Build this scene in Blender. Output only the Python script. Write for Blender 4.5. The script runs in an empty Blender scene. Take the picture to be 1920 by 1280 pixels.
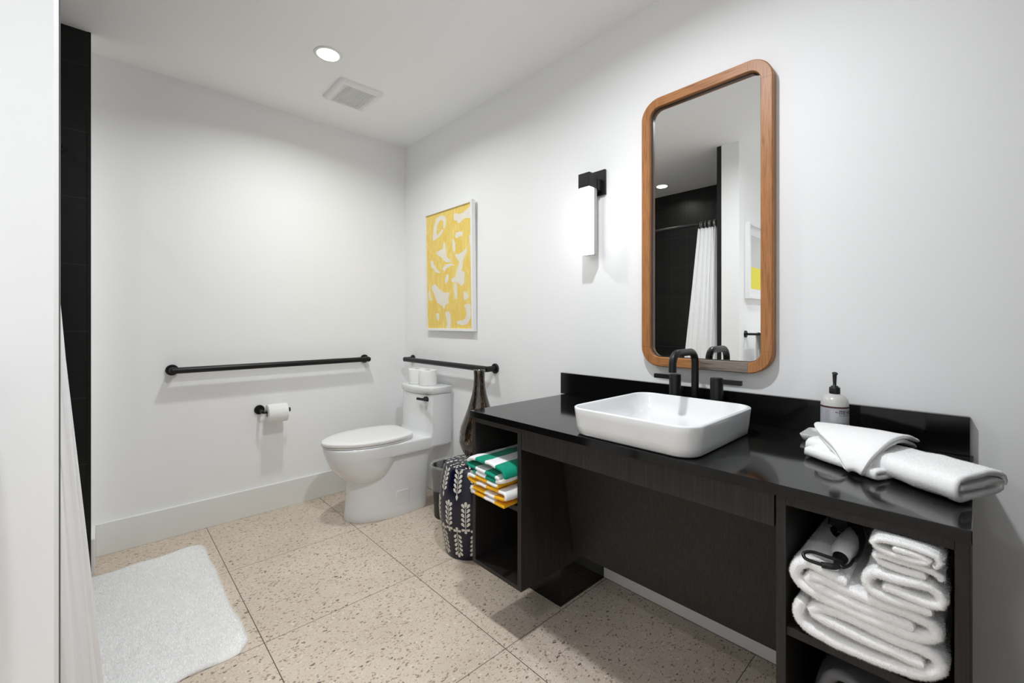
import bpy, math, random
import numpy as np
from mathutils import Vector, Matrix, noise

random.seed(7); RNG = np.random.default_rng(7)
sc = bpy.context.scene
PI = math.pi

# ------------------------------------------------------------------ camera
FPX = 817.0
TH = math.atan((960 - 194) / FPX)
cam_d = bpy.data.cameras.new('camera')
cam_d.sensor_width = 36.0
cam_d.lens = FPX / 1920 * 36.0
cam_d.shift_y = -36.0 / 1920
cam_d.clip_start = 0.02
cam = bpy.data.objects.new('camera', cam_d)
sc.collection.objects.link(cam)
cam.location = (-1.672, -2.975, 1.156)
cam.rotation_euler = (PI / 2, 0, -TH)
sc.camera = cam

# ------------------------------------------------------------------ world, view, lights
w = bpy.data.worlds.new('world'); sc.world = w; w.use_nodes = True
w.node_tree.nodes['Background'].inputs[0].default_value = (0.9, 0.95, 1.0, 1)
w.node_tree.nodes['Background'].inputs[1].default_value = 0.0
sc.view_settings.view_transform = 'Standard'
sc.view_settings.look = 'None'
sc.view_settings.gamma = 1.0
sc.view_settings.exposure = 0.37
sc.view_settings.use_curve_mapping = False
sc.cycles.max_bounces = 14
sc.cycles.diffuse_bounces = 10
sc.cycles.glossy_bounces = 6
sc.cycles.caustics_reflective = False
sc.cycles.caustics_refractive = False
sc.cycles.sample_clamp_indirect = 6.0

CEIL = 2.48
LIGHTS = [  # x, y, watts, colour
    (-0.862, -0.783, 8.2, (0.97, 1.0, 0.97)),
    (-0.925, -2.25, 13.6, (0.95, 0.98, 1.02)),
    (-2.32, -0.88, 1.6, (1.0, 0.98, 0.95)),
    (-2.32, -2.70, 5.0, (0.95, 0.98, 1.02)),  # unseen lamp by the partition, added to light the vanity front
]
for i, (lx, ly, pw, colr) in enumerate(LIGHTS):
    ld = bpy.data.lights.new('downlight_lamp', 'AREA'); ld.shape = 'DISK'; ld.size = 0.095
    ld.energy = pw; ld.color = colr; ld.spread = math.radians((155, 164, 150, 112)[i])
    lo = bpy.data.objects.new('downlight_lamp', ld)
    sc.collection.objects.link(lo); lo.location = (lx, ly, CEIL - 0.0065)

# ------------------------------------------------------------------ materials
MATS = {}
def nodes(name):
    m = bpy.data.materials.new(name); m.use_nodes = True
    nt = m.node_tree
    return m, nt, nt.nodes, nt.links, nt.nodes['Principled BSDF']
def setp(b, col=None, rough=None, metal=None, spec=None, coat=None, sheen=None):
    if col is not None: b.inputs['Base Color'].default_value = (*col, 1)
    if rough is not None: b.inputs['Roughness'].default_value = rough
    if metal is not None: b.inputs['Metallic'].default_value = metal
    if spec is not None: b.inputs['Specular IOR Level'].default_value = spec
    if coat is not None: b.inputs['Coat Weight'].default_value = coat; b.inputs['Coat Roughness'].default_value = .05
    if sheen is not None: b.inputs['Sheen Weight'].default_value = sheen
def simple(name, col, rough=.5, metal=0, spec=.5, coat=0, sheen=0, bump=0, bscale=200, var=0, vscale=5):
    if name in MATS: return MATS[name]
    m, nt, N, L, b = nodes(name)
    setp(b, col, rough, metal, spec, coat, sheen)
    tc = N.new('ShaderNodeTexCoord')
    if var:
        n = N.new('ShaderNodeTexNoise'); n.inputs['Scale'].default_value = vscale; n.inputs['Detail'].default_value = 4
        L.new(tc.outputs['Object'], n.inputs['Vector'])
        r = N.new('ShaderNodeMapRange'); r.inputs['To Min'].default_value = 1 - var; r.inputs['To Max'].default_value = 1 + var
        L.new(n.outputs['Fac'], r.inputs['Value'])
        mx = N.new('ShaderNodeVectorMath'); mx.operation = 'SCALE'; mx.inputs[0].default_value = col
        L.new(r.outputs[0], mx.inputs['Scale']); L.new(mx.outputs[0], b.inputs['Base Color'])
    if bump:
        n = N.new('ShaderNodeTexNoise'); n.inputs['Scale'].default_value = bscale; n.inputs['Detail'].default_value = 3
        L.new(tc.outputs['Object'], n.inputs['Vector'])
        bp = N.new('ShaderNodeBump'); bp.inputs['Strength'].default_value = bump; bp.inputs['Distance'].default_value = .002
        L.new(n.outputs['Fac'], bp.inputs['Height']); L.new(bp.outputs[0], b.inputs['Normal'])
    MATS[name] = m
    return m
def emit(name, col, strength):
    m, nt, N, L, b = nodes(name)
    b.inputs['Base Color'].default_value = (.8, .8, .8, 1)
    b.inputs['Emission Color'].default_value = (*col, 1); b.inputs['Emission Strength'].default_value = strength
    MATS[name] = m; return m
def mathn(N, L, op, a, b=None, c=None):
    n = N.new('ShaderNodeMath'); n.operation = op
    for i, v in enumerate((a, b, c)):
        if v is None: continue
        if isinstance(v, (int, float)): n.inputs[i].default_value = v
        else: L.new(v, n.inputs[i])
    return n.outputs[0]
def ramp(N, L, fac, stops, interp='LINEAR'):
    r = N.new('ShaderNodeValToRGB'); r.color_ramp.interpolation = interp
    e = r.color_ramp.elements
    while len(e) < len(stops): e.new(.5)
    for i, (p, c) in enumerate(stops): e[i].position = p; e[i].color = (*c, 1)
    L.new(fac, r.inputs[0]); return r.outputs[0]
def mixc(N, L, fac, a, b):
    m = N.new('ShaderNodeMix'); m.data_type = 'RGBA'
    for idx, v in ((0, fac), (6, a), (7, b)):
        if isinstance(v, (int, float)): m.inputs[idx].default_value = v
        elif isinstance(v, tuple): m.inputs[idx].default_value = (*v, 1)
        else: L.new(v, m.inputs[idx])
    return m.outputs[2]

paint = simple('wall_paint', (.88, .885, .89), .6, spec=.25, bump=.04, bscale=350)
ceil_m = simple('ceiling_paint', (.93, .94, .95), .8, spec=.15)
trimw = simple('trim_paint', (.80, .81, .80), .38)
black = simple('matte_black_metal', (.010, .010, .0105), .38, .3, spec=.4)
blackp = simple('black_plastic', (.006, .006, .006), .45)
ceramic = simple('white_ceramic', (.79, .80, .81), .09, coat=.4)
lidm = simple('white_seat_plastic', (.82, .82, .82), .16)
terry = simple('white_terry', (.88, .88, .88), .95, spec=.1, sheen=.15)
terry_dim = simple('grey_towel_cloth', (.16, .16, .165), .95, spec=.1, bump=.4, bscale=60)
green = simple('green_terry', (.004, .30, .19), .95, spec=.1, sheen=.15)
yellow = simple('yellow_terry', (.86, .46, .010), .95, spec=.1, sheen=.15)
paper = simple('tissue_paper', (.84, .84, .83), .95, spec=.1, bump=.2, bscale=300)
card = simple('cardboard', (.30, .25, .20), .9)
curtm = simple('curtain_fabric', (.90, .90, .91), .85, spec=.15, bump=.25, bscale=900)
chrome = simple('polished_steel', (.75, .74, .70), .12, 1)
whitep = simple('white_plastic', (.86, .86, .87), .35)
dark_hole = simple('dark_void', (.09, .09, .085), .9)
framew = simple('white_frame_lacquer', (.84, .84, .84), .35)
matw = simple('mat_board', (.80, .79, .81), .7)
yell2 = simple('yellow_print', (.80, .70, .06), .6)
mirror_m = simple('mirror_silver', (.90, .91, .90), .0, 1)
rim_m = simple('mirror_edge', (.03, .03, .025), .3)

def pile(name, col):
    m = bpy.data.materials.new(name); m.use_nodes = True; N = m.node_tree.nodes; L = m.node_tree.links
    N.remove(N['Principled BSDF']); o = N['Material Output']
    d = N.new('ShaderNodeBsdfDiffuse'); t = N.new('ShaderNodeBsdfTranslucent'); mx = N.new('ShaderNodeMixShader')
    n = N.new('ShaderNodeTexNoise'); n.inputs['Scale'].default_value = 90; r = N.new('ShaderNodeMapRange'); r.inputs['To Min'].default_value = .94; r.inputs['To Max'].default_value = 1.04
    tc = N.new('ShaderNodeTexCoord'); L.new(tc.outputs['Object'], n.inputs['Vector']); L.new(n.outputs['Fac'], r.inputs['Value'])
    sc_ = N.new('ShaderNodeVectorMath'); sc_.operation = 'SCALE'; sc_.inputs[0].default_value = col; L.new(r.outputs[0], sc_.inputs['Scale'])
    L.new(sc_.outputs[0], d.inputs['Color']); L.new(sc_.outputs[0], t.inputs['Color'])
    mx.inputs[0].default_value = .5; L.new(d.outputs[0], mx.inputs[1]); L.new(t.outputs[0], mx.inputs[2]); L.new(mx.outputs[0], o.inputs['Surface'])
    return m
terry_pile = pile('white_terry_pile', (.93, .93, .93)); green_pile = pile('green_terry_pile', (.004, .32, .20)); yellow_pile = pile('yellow_terry_pile', (.88, .48, .012)); rug_pile = pile('shag_pile', (.95, .95, .95))
def wood_dark():
    m, nt, N, L, b = nodes('espresso_laminate')
    tc = N.new('ShaderNodeTexCoord'); mp = N.new('ShaderNodeMapping'); mp.inputs['Scale'].default_value = (110, 110, 3.5)
    L.new(tc.outputs['Object'], mp.inputs[0])
    n = N.new('ShaderNodeTexNoise'); n.inputs['Scale'].default_value = 2.2; n.inputs['Detail'].default_value = 5
    L.new(mp.outputs[0], n.inputs['Vector'])
    c = ramp(N, L, n.outputs['Fac'], [(.3, (.010, .0085, .0078)), (.55, (.019, .016, .0145)), (.75, (.030, .026, .0235))])
    L.new(c, b.inputs['Base Color']); setp(b, rough=.5, spec=.35)
    bp = N.new('ShaderNodeBump'); bp.inputs['Strength'].default_value = .12; bp.inputs['Distance'].default_value = .001
    L.new(n.outputs['Fac'], bp.inputs['Height']); L.new(bp.outputs[0], b.inputs['Normal'])
    return m
espresso = wood_dark()
def quartz():
    m, nt, N, L, b = nodes('black_quartz')
    tc = N.new('ShaderNodeTexCoord'); v = N.new('ShaderNodeTexVoronoi'); v.inputs['Scale'].default_value = 420
    L.new(tc.outputs['Object'], v.inputs['Vector'])
    f = mathn(N, L, 'LESS_THAN', v.outputs['Distance'], .12)
    c = mixc(N, L, f, (.0045, .0045, .0045), (.03, .03, .03)); L.new(c, b.inputs['Base Color'])
    setp(b, rough=.085, spec=.36)
    return m
quartz_m = quartz()
def oak(name, sc3, cols):
    m, nt, N, L, b = nodes(name)
    tc = N.new('ShaderNodeTexCoord'); mp = N.new('ShaderNodeMapping'); mp.inputs['Scale'].default_value = sc3
    L.new(tc.outputs['Object'], mp.inputs[0])
    n = N.new('ShaderNodeTexNoise'); n.inputs['Scale'].default_value = 1; n.inputs['Detail'].default_value = 6; n.inputs['Distortion'].default_value = .25
    L.new(mp.outputs[0], n.inputs['Vector'])
    c = ramp(N, L, n.outputs['Fac'], [(.30, cols[0]), (.46, cols[1]), (.70, cols[2])])
    L.new(c, b.inputs['Base Color']); setp(b, rough=.42, spec=.4)
    return m
OC = [(.20, .078, .025), (.37, .155, .052), (.44, .20, .075)]
oak_v = oak('oak_vertical', (330, 330, 13), OC)
oak_h = oak('oak_horizontal', (330, 13, 330), OC)
oak_c = oak('oak_corner', (150, 60, 60), OC)
oak_grey = oak('greyed_oak', (120, 9, 120), [(.07, .055, .045), (.19, .155, .13), (.24, .20, .17)])  # greyer, duller tone given to one length of the bottom rail

def tile_black():
    m, nt, N, L, b = nodes('black_wall_tile')
    tc = N.new('ShaderNodeTexCoord'); sp = N.new('ShaderNodeSeparateXYZ'); L.new(tc.outputs['Object'], sp.inputs[0])
    z = mathn(N, L, 'ADD', sp.outputs[2], 0.094 + 0.0)
    z = mathn(N, L, 'MODULO', z, .302); z = mathn(N, L, 'LESS_THAN', z, .0022)
    def vert(o, off):
        a = mathn(N, L, 'ADD', o, off); a = mathn(N, L, 'MODULO', a, .155); return mathn(N, L, 'LESS_THAN', a, .0022)
    y = vert(sp.outputs[1], 5.0)
    g = N.new('ShaderNodeNewGeometry'); s2 = N.new('ShaderNodeSeparateXYZ'); L.new(g.outputs['Normal'], s2.inputs[0])
    ax = mathn(N, L, 'ABSOLUTE', s2.outputs[0]); ax = mathn(N, L, 'GREATER_THAN', ax, .5)
    y = mathn(N, L, 'MULTIPLY', y, ax)
    f = mathn(N, L, 'MAXIMUM', z, y)
    n = N.new('ShaderNodeTexNoise'); n.inputs['Scale'].default_value = 9; L.new(tc.outputs['Object'], n.inputs['Vector'])
    base = ramp(N, L, n.outputs['Fac'], [(.3, (.0035, .0035, .0038)), (.7, (.0055, .0055, .0055))])
    c = mixc(N, L, f, base, (.035, .035, .033)); L.new(c, b.inputs['Base Color'])
    setp(b, rough=.42, spec=.35)
    return m
tile_m = tile_black()

def terrazzo():
    m, nt, N, L, b = nodes('terrazzo_tile')
    tc = N.new('ShaderNodeTexCoord')
    n0 = N.new('ShaderNodeTexNoise'); n0.inputs['Scale'].default_value = 45; n0.inputs['Detail'].default_value = 2
    L.new(tc.outputs['Object'], n0.inputs['Vector'])
    wv = N.new('ShaderNodeMix'); wv.data_type = 'RGBA'; wv.blend_type = 'LINEAR_LIGHT'; wv.inputs[0].default_value = .012
    L.new(tc.outputs['Object'], wv.inputs[6]); L.new(n0.outputs['Color'], wv.inputs[7])
    nb = N.new('ShaderNodeTexNoise'); nb.inputs['Scale'].default_value = 3.2; nb.inputs['Detail'].default_value = 8
    L.new(tc.outputs['Object'], nb.inputs['Vector'])
    base = ramp(N, L, nb.outputs['Fac'], [(.35, (.60, .510, .420)), (.65, (.68, .585, .490))])
    nf = N.new('ShaderNodeTexNoise'); nf.inputs['Scale'].default_value = 180; nf.inputs['Detail'].default_value = 3
    L.new(tc.outputs['Object'], nf.inputs['Vector'])
    ff = N.new('ShaderNodeMapRange'); ff.inputs['To Min'].default_value = .84; ff.inputs['To Max'].default_value = 1.12
    L.new(nf.outputs['Fac'], ff.inputs['Value'])
    sm = N.new('ShaderNodeVectorMath'); sm.operation = 'SCALE'; L.new(base, sm.inputs[0]); L.new(ff.outputs[0], sm.inputs['Scale'])
    cur = sm.outputs[0]
    def chips(cur, scale, thr, sel, stops, rot):
        mp = N.new('ShaderNodeMapping'); mp.inputs['Rotation'].default_value = (0, 0, rot); mp.inputs['Scale'].default_value = (1, 1.75, 1)
        L.new(wv.outputs[2], mp.inputs[0])
        v = N.new('ShaderNodeTexVoronoi'); v.inputs['Scale'].default_value = scale; v.voronoi_dimensions = '2D'
        L.new(mp.outputs[0], v.inputs['Vector'])
        s3 = N.new('ShaderNodeSeparateColor'); L.new(v.outputs['Color'], s3.inputs[0])
        r = mathn(N, L, 'MULTIPLY', s3.outputs[1], thr)
        a = mathn(N, L, 'LESS_THAN', v.outputs['Distance'], r)
        c = mathn(N, L, 'LESS_THAN', s3.outputs[0], sel)
        f = mathn(N, L, 'MULTIPLY', a, c)
        colr = ramp(N, L, s3.outputs[2], stops, 'CONSTANT')
        return mixc(N, L, f, cur, colr)
    cur = chips(cur, 150, .42, .50, [(0, (.52, .41, .32)), (.4, (.74, .66, .56)), (.7, (.46, .37, .29))], .3)
    cur = chips(cur, 85, .46, .36, [(0, (.36, .28, .22)), (.30, (.24, .185, .15)), (.5, (.46, .35, .27)), (.8, (.74, .68, .60))], 1.1)
    cur = chips(cur, 60, .44, .22, [(0, (.34, .26, .20)), (.4, (.20, .155, .125)), (.6, (.42, .33, .26)), (.9, (.15, .12, .10))], 2.2)
    sp = N.new('ShaderNodeSeparateXYZ'); L.new(tc.outputs['Object'], sp.inputs[0])
    def line(o, off, per, wd):
        a = mathn(N, L, 'ADD', o, off + 20 * per); a = mathn(N, L, 'MODULO', a, per); return mathn(N, L, 'LESS_THAN', a, wd)
    lx = line(sp.outputs[0], .633 + .0013, .616, .0028)
    ly = line(sp.outputs[1], 1.219 + .001, .6145, .0026)
    cur = mixc(N, L, lx, cur, (.075, .055, .045))
    cur = mixc(N, L, ly, cur, (.09, .07, .055))
    L.new(cur, b.inputs['Base Color'])
    setp(b, rough=.42, spec=.35)
    return m
terr = terrazzo()

def mosaic():
    m, nt, N, L, b = nodes('mosaic_glass')
    tc = N.new('ShaderNodeTexCoord'); sp = N.new('ShaderNodeSeparateXYZ'); L.new(tc.outputs['Object'], sp.inputs[0])
    ang = mathn(N, L, 'ARCTAN2', sp.outputs[1], sp.outputs[0])
    cb = N.new('ShaderNodeCombineXYZ'); L.new(mathn(N, L, 'MULTIPLY', ang, 20), cb.inputs[0]); L.new(mathn(N, L, 'MULTIPLY', sp.outputs[2], 62), cb.inputs[1])
    v = N.new('ShaderNodeTexVoronoi'); v.voronoi_dimensions = '2D'; v.inputs['Scale'].default_value = 1.0; v.distance = 'CHEBYCHEV'
    L.new(cb.outputs[0], v.inputs['Vector'])
    s3 = N.new('ShaderNodeSeparateColor'); L.new(v.outputs['Color'], s3.inputs[0])
    c = ramp(N, L, s3.outputs[0], [(0, (.006, .005, .004)), (.35, (.020, .013, .009)), (.6, (.045, .028, .014)), (.75, (.012, .009, .007)), (.88, (.085, .045, .02)), (.965, (.16, .13, .08))], 'CONSTANT')
    L.new(c, b.inputs['Base Color']); setp(b, rough=.16, spec=.6, coat=.6)
    return m
mosaic_m = mosaic()
navy = simple('navy_glaze', (.004, .0045, .022), .22)
cream = simple('cream_slip', (.70, .67, .60), .35)
def art_m():
    m, nt, N, L, b = nodes('yellow_watercolour')
    tc = N.new('ShaderNodeTexCoord')
    mp = N.new('ShaderNodeMapping'); mp.inputs['Scale'].default_value = (1, 9, 3); mp.inputs['Rotation'].default_value = (.7, 0, 0); L.new(tc.outputs['Object'], mp.inputs[0])
    n = N.new('ShaderNodeTexNoise'); n.inputs['Scale'].default_value = 3; n.inputs['Detail'].default_value = 5; n.inputs['Distortion'].default_value = 1.2; L.new(mp.outputs[0], n.inputs['Vector'])
    c = ramp(N, L, n.outputs['Fac'], [(.3, (.80, .56, .11)), (.55, (.84, .63, .17)), (.72, (.86, .71, .30)), (.85, (.85, .76, .48))])
    L.new(c, b.inputs['Base Color']); setp(b, rough=.6); return m
art_yellow = art_m()
art_white = simple('bare_paper', (.80, .755, .66), .7, var=.05, vscale=30)
def liner():
    m, nt, N, L, b = nodes('clear_bag_plastic')
    setp(b, (.8, .8, .8), .15); b.inputs['Alpha'].default_value = .2
    return m
liner_m = liner()
def bottle_label():
    m = simple('bottle_label', (.40, .41, .435), .4); return m
lab_m = bottle_label(); plum = simple('plum_print', (.06, .015, .02), .5); ink = simple('dark_ink', (.05, .05, .06), .5)
purple = simple('purple_ring', (.22, .10, .22), .5)
bottle_m = simple('translucent_soap_bottle', (.55, .55, .53), .25)
soapw = simple('white_stoneware', (.78, .78, .78), .2, coat=.3)
rug_m = simple('shag_cotton', (.95, .95, .95), .95, spec=.1, var=.04, vscale=9)
lens_m = emit('downlight_lens', (1, .99, .95), 14.0)
sconce_m = emit('sconce_diffuser', (1, .99, .965), 4.6)
lens_off = emit('shower_lens', (1, .98, .93), 1.4)

# ------------------------------------------------------------------ mesh helpers
ORIGIN = {}
class MB:
    def __init__(s): s.v = []; s.f = []; s.m = []; s.sm = []
    def add(s, vs, fs, mi=0, smooth=False):
        o = len(s.v); s.v.extend([tuple(v) for v in vs])
        for f in fs: s.f.append(tuple(o + i for i in f)); s.m.append(mi); s.sm.append(smooth)
        return s
    def box(s, x0, x1, y0, y1, z0, z1, mi=0):
        x0, x1 = sorted((x0, x1)); y0, y1 = sorted((y0, y1)); z0, z1 = sorted((z0, z1))
        vs = [(x, y, z) for z in (z0, z1) for y in (y0, y1) for x in (x0, x1)]
        return s.add(vs, [(0, 2, 3, 1), (4, 5, 7, 6), (0, 1, 5, 4), (2, 6, 7, 3), (0, 4, 6, 2), (1, 3, 7, 5)], mi)
    def loft(s, rings, mi=0, cap0=True, cap1=True, smooth=True, closed=True):
        n = len(rings[0]); vs = [p for r in rings for p in r]; fs = []
        for i in range(len(rings) - 1):
            for j in range(n if closed else n - 1):
                k = (j + 1) % n; fs.append((i * n + j, i * n + k, (i + 1) * n + k, (i + 1) * n + j))
        s.add(vs, fs, mi, smooth); o = len(s.v) - len(vs)
        if cap0: s.add([rings[0][j] for j in reversed(range(n))], [tuple(range(n))], mi)
        if cap1: s.add(list(rings[-1]), [tuple(range(n))], mi)
        return s
    def lathe(s, prof, c=(0, 0, 0), seg=40, mi=0, axis='Z', cap=True):
        rings = []
        for r, h in prof:
            ring = []
            for j in range(seg):
                a = 2 * PI * j / seg; u, v_ = r * math.cos(a), r * math.sin(a)
                if axis == 'Z': p = (c[0] + u, c[1] + v_, c[2] + h)
                elif axis == 'X': p = (c[0] + h, c[1] + u, c[2] + v_)
                else: p = (c[0] + v_, c[1] + h, c[2] + u)
                ring.append(p)
            rings.append(ring)
        return s.loft(rings, mi, cap, cap, True)
    def tube(s, pts, r, seg=16, mi=0, closed=False, cap=True, flat=1.0):
        pts = [Vector(p) for p in pts]; n = len(pts); rings = []; up = None
        for i, p in enumerate(pts):
            if closed: t = pts[(i + 1) % n] - pts[i - 1]
            else: t = pts[min(i + 1, n - 1)] - pts[max(i - 1, 0)]
            t.normalize()
            if up is None:
                up = Vector((0, 0, 1)) if abs(t.z) < .9 else Vector((1, 0, 0))
            a = (up - t * up.dot(t)).normalized(); b_ = t.cross(a); up = a
            rr = r[i] if isinstance(r, (list, tuple)) else r
            rings.append([p + a * rr * flat * math.cos(2 * PI * k / seg) + b_ * rr * math.sin(2 * PI * k / seg) for k in range(seg)])
        if closed:
            rings.append(rings[0]); return s.loft(rings, mi, False, False)
        return s.loft(rings, mi, cap, cap)
    def build(s, name, mats, parent=None, bevel=0, origin=None, auto=None, subsurf=0, seg=2):
        me = bpy.data.meshes.new(name)
        if not isinstance(mats, (list, tuple)): mats = [mats]
        V = np.array(s.v, dtype=float)
        if parent is not None: o = ORIGIN[parent.name]
        elif origin is not None: o = origin
        else: o = ((V[:, 0].min() + V[:, 0].max()) / 2, (V[:, 1].min() + V[:, 1].max()) / 2, V[:, 2].min())
        V = V - np.array(o)
        me.from_pydata(V.tolist(), [], s.f)
        for m in mats: me.materials.append(m)
        me.polygons.foreach_set('material_index', s.m)
        me.polygons.foreach_set('use_smooth', s.sm)
        me.update()
        ob = bpy.data.objects.new(name, me); sc.collection.objects.link(ob)
        if parent is not None: ob.parent = parent
        else: ob.location = o
        ORIGIN[ob.name] = o
        if bevel:
            md = ob.modifiers.new('bevel', 'BEVEL'); md.width = bevel; md.segments = seg; md.limit_method = 'ANGLE'; md.angle_limit = math.radians(40)
            md.harden_normals = False
        if subsurf:
            md = ob.modifiers.new('sub', 'SUBSURF'); md.levels = subsurf; md.render_levels = subsurf
        return ob
def empty(name, loc, label, cat, group=None):
    o = bpy.data.objects.new(name, None); o.empty_display_size = .05
    sc.collection.objects.link(o); o.location = loc; ORIGIN[o.name] = tuple(loc)
    return tag(o, label, cat, group)
def tag(o, label, cat, group=None):
    o['label'] = label; o['category'] = cat
    if group: o['group'] = group
    return o
def struct(o): o['kind'] = 'structure'; return o
def part_label(o, l): o['label'] = l; return o
def copy_tree(o, loc=None, parent=None):
    c = o.copy(); sc.collection.objects.link(c)
    if parent is not None: c.parent = parent
    if loc is not None: c.location = loc
    for ch in list(o.children): copy_tree(ch, None, c)
    return c
def catmull(pts, n):
    P = [Vector(p) for p in pts]; P = [P[0] * 2 - P[1]] + P + [P[-1] * 2 - P[-2]]; out = []
    for i in range(1, len(P) - 2):
        for k in range(12):
            t = k / 12; a, b, c, d = P[i - 1], P[i], P[i + 1], P[i + 2]
            out.append(.5 * ((2 * b) + (c - a) * t + (2 * a - 5 * b + 4 * c - d) * t * t + (3 * b - a - 3 * c + d) * t ** 3))
    out.append(P[-2])
    if n is None: return out
    return resample(out, np.linspace(0, 1, n))
def resample(poly, ts):
    A = np.array([tuple(p) for p in poly]); d = np.r_[0, np.cumsum(np.linalg.norm(np.diff(A, axis=0), axis=1))]
    t = np.array(ts) * d[-1]
    return np.stack([np.interp(t, d, A[:, k]) for k in range(A.shape[1])], 1)
def plen(poly):
    A = np.array([tuple(p) for p in poly]); return np.linalg.norm(np.diff(A, axis=0), axis=1).sum()
def fillet(pts, rad, n=8):
    P = [Vector(p) for p in pts]; out = [P[0]]
    for i in range(1, len(P) - 1):
        a = (P[i - 1] - P[i]).normalized(); b = (P[i + 1] - P[i]).normalized()
        p0 = P[i] + a * rad; p1 = P[i] + b * rad
        ang = a.angle(b)
        # true arc
        cdir = (a + b).normalized(); dc = rad / math.cos(ang / 2); ctr = P[i] + cdir * dc
        v0 = p0 - ctr; v1 = p1 - ctr; om = v0.angle(v1)
        for k in range(n + 1):
            t = k / n; out.append(ctr + (v0 * math.sin((1 - t) * om) + v1 * math.sin(t * om)) / math.sin(om))
    out.append(P[-1]); return out
def rrect(cx, cy, hx, hy, r, n=8):
    out = []
    for sx, sy, a0 in ((1, 1, 0), (-1, 1, PI / 2), (-1, -1, PI), (1, -1, 1.5 * PI)):
        for k in range(n + 1):
            a = a0 + k / n * PI / 2
            out.append((cx + sx * (hx - r) + r * math.cos(a), cy + sy * (hy - r) + r * math.sin(a)))
    return out

def add_fuzz(mb, n, length, width=.0006, spread=.6, faces=None, droop=0.0, off=1):
    """short pile as thin triangular loops of yarn growing from the mesh surface"""
    V = np.array(mb.v); tris = []; mi = []
    for f, m in zip(mb.f, mb.m):
        for k in range(1, len(f) - 1): tris.append((f[0], f[k], f[k + 1])); mi.append(m)
    T = np.array(tris); mi = np.array(mi)
    a, b, c = V[T[:, 0]], V[T[:, 1]], V[T[:, 2]]
    cr = np.cross(b - a, c - a); ar = np.linalg.norm(cr, axis=1); nr = cr / np.maximum(ar[:, None], 1e-12)
    if faces is not None: ar = ar * faces(nr, (a + b + c) / 3)
    idx = RNG.choice(len(T), n, p=ar / ar.sum())
    u = RNG.random(n); v = RNG.random(n); sw = u + v > 1; u[sw] = 1 - u[sw]; v[sw] = 1 - v[sw]
    P = a[idx] + (b - a)[idx] * u[:, None] + (c - a)[idx] * v[:, None]
    D = nr[idx] + RNG.normal(0, spread, (n, 3)); D[:, 2] -= droop; D /= np.linalg.norm(D, axis=1)[:, None]
    S = np.cross(D, RNG.normal(0, 1, (n, 3))); S /= np.maximum(np.linalg.norm(S, axis=1)[:, None], 1e-9)
    ln = length * RNG.uniform(.5, 1.15, n)[:, None]
    o = len(mb.v)
    vs = np.stack([P - S * width, P + S * width, P + D * ln], 1).reshape(-1, 3)
    mb.v.extend(map(tuple, vs.tolist()))
    mb.f.extend([(o + 3 * i, o + 3 * i + 1, o + 3 * i + 2) for i in range(n)])
    mb.m.extend((mi[idx] + off).tolist()); mb.sm.extend([False] * n)
    return mb

def edge_params(L, r, step):
    """parameters in 0..1 along a length L, dense within r of both ends"""
    e = [0, .03, .12, .28, .5, .75, 1.0]
    a = [x * r for x in e]; mid = max(2, int((L - 2 * r) / step))
    m = [r + (L - 2 * r) * k / mid for k in range(1, mid)]
    return np.array(a + m + [L - x for x in reversed(a)]) / L
def ribbon(mb, A, B, t, step=.012, vstep=.02, stripe=None, wob=.0018, mid=None, seed=0.0):
    """thick soft cloth sheet between the space curves A and B, rounded on all borders"""
    pa = catmull(A, None); pb = catmull(B, None); la = plen(pa); lb = plen(pb); r = t / 2
    su = edge_params((la + lb) / 2, r, step)
    qa = resample(pa, su); qb = resample(pb, su)
    dist = max(np.linalg.norm(qa - qb, axis=1).mean(), .02)
    sv = edge_params(dist, r, vstep)
    G = np.zeros((len(su), len(sv), 3))
    for j, v in enumerate(sv):
        G[:, j] = qa * (1 - v) + qb * v
        if mid is not None: G[:, j] += np.array(mid) * 4 * v * (1 - v)
    du = np.gradient(G, axis=0); dv = np.gradient(G, axis=1)
    N_ = np.cross(du, dv); N_ /= np.maximum(np.linalg.norm(N_, axis=2)[..., None], 1e-9)
    Lu = (la + lb) / 2
    for i in range(len(su)):
        for j in range(len(sv)):
            p = G[i, j]; k = noise.noise(Vector((p[0] * 22 + seed, p[1] * 22, p[2] * 22))) * wob + noise.noise(Vector((p[0] * 70, p[1] * 70 + seed, p[2] * 70))) * wob * .4
            G[i, j] = p + N_[i, j] * k
    def ef(s, L): 
        d = np.minimum(s, 1 - s) * L; return np.sqrt(np.clip(1 - (1 - np.clip(d / r, 0, 1)) ** 2, 0, 1))
    E = np.minimum.outer(ef(su, Lu), ef(sv, dist)) * r
    top = G + N_ * E[..., None]; bot = G - N_ * E[..., None]
    nu, nv = len(su), len(sv); o = len(mb.v)
    mb.v.extend(map(tuple, top.reshape(-1, 3).tolist())); mb.v.extend(map(tuple, bot.reshape(-1, 3).tolist()))
    for i in range(nu - 1):
        mi = 0 if stripe is None else stripe((su[i] + su[i + 1]) / 2 * Lu)
        for j in range(nv - 1):
            a, b_, c, d = i * nv + j, (i + 1) * nv + j, (i + 1) * nv + j + 1, i * nv + j + 1
            mb.f.append((o + a, o + b_, o + c, o + d)); mb.m.append(mi); mb.sm.append(True)
            q = o + nu * nv
            mb.f.append((q + d, q + c, q + b_, q + a)); mb.m.append(mi); mb.sm.append(True)
    return mb
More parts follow.
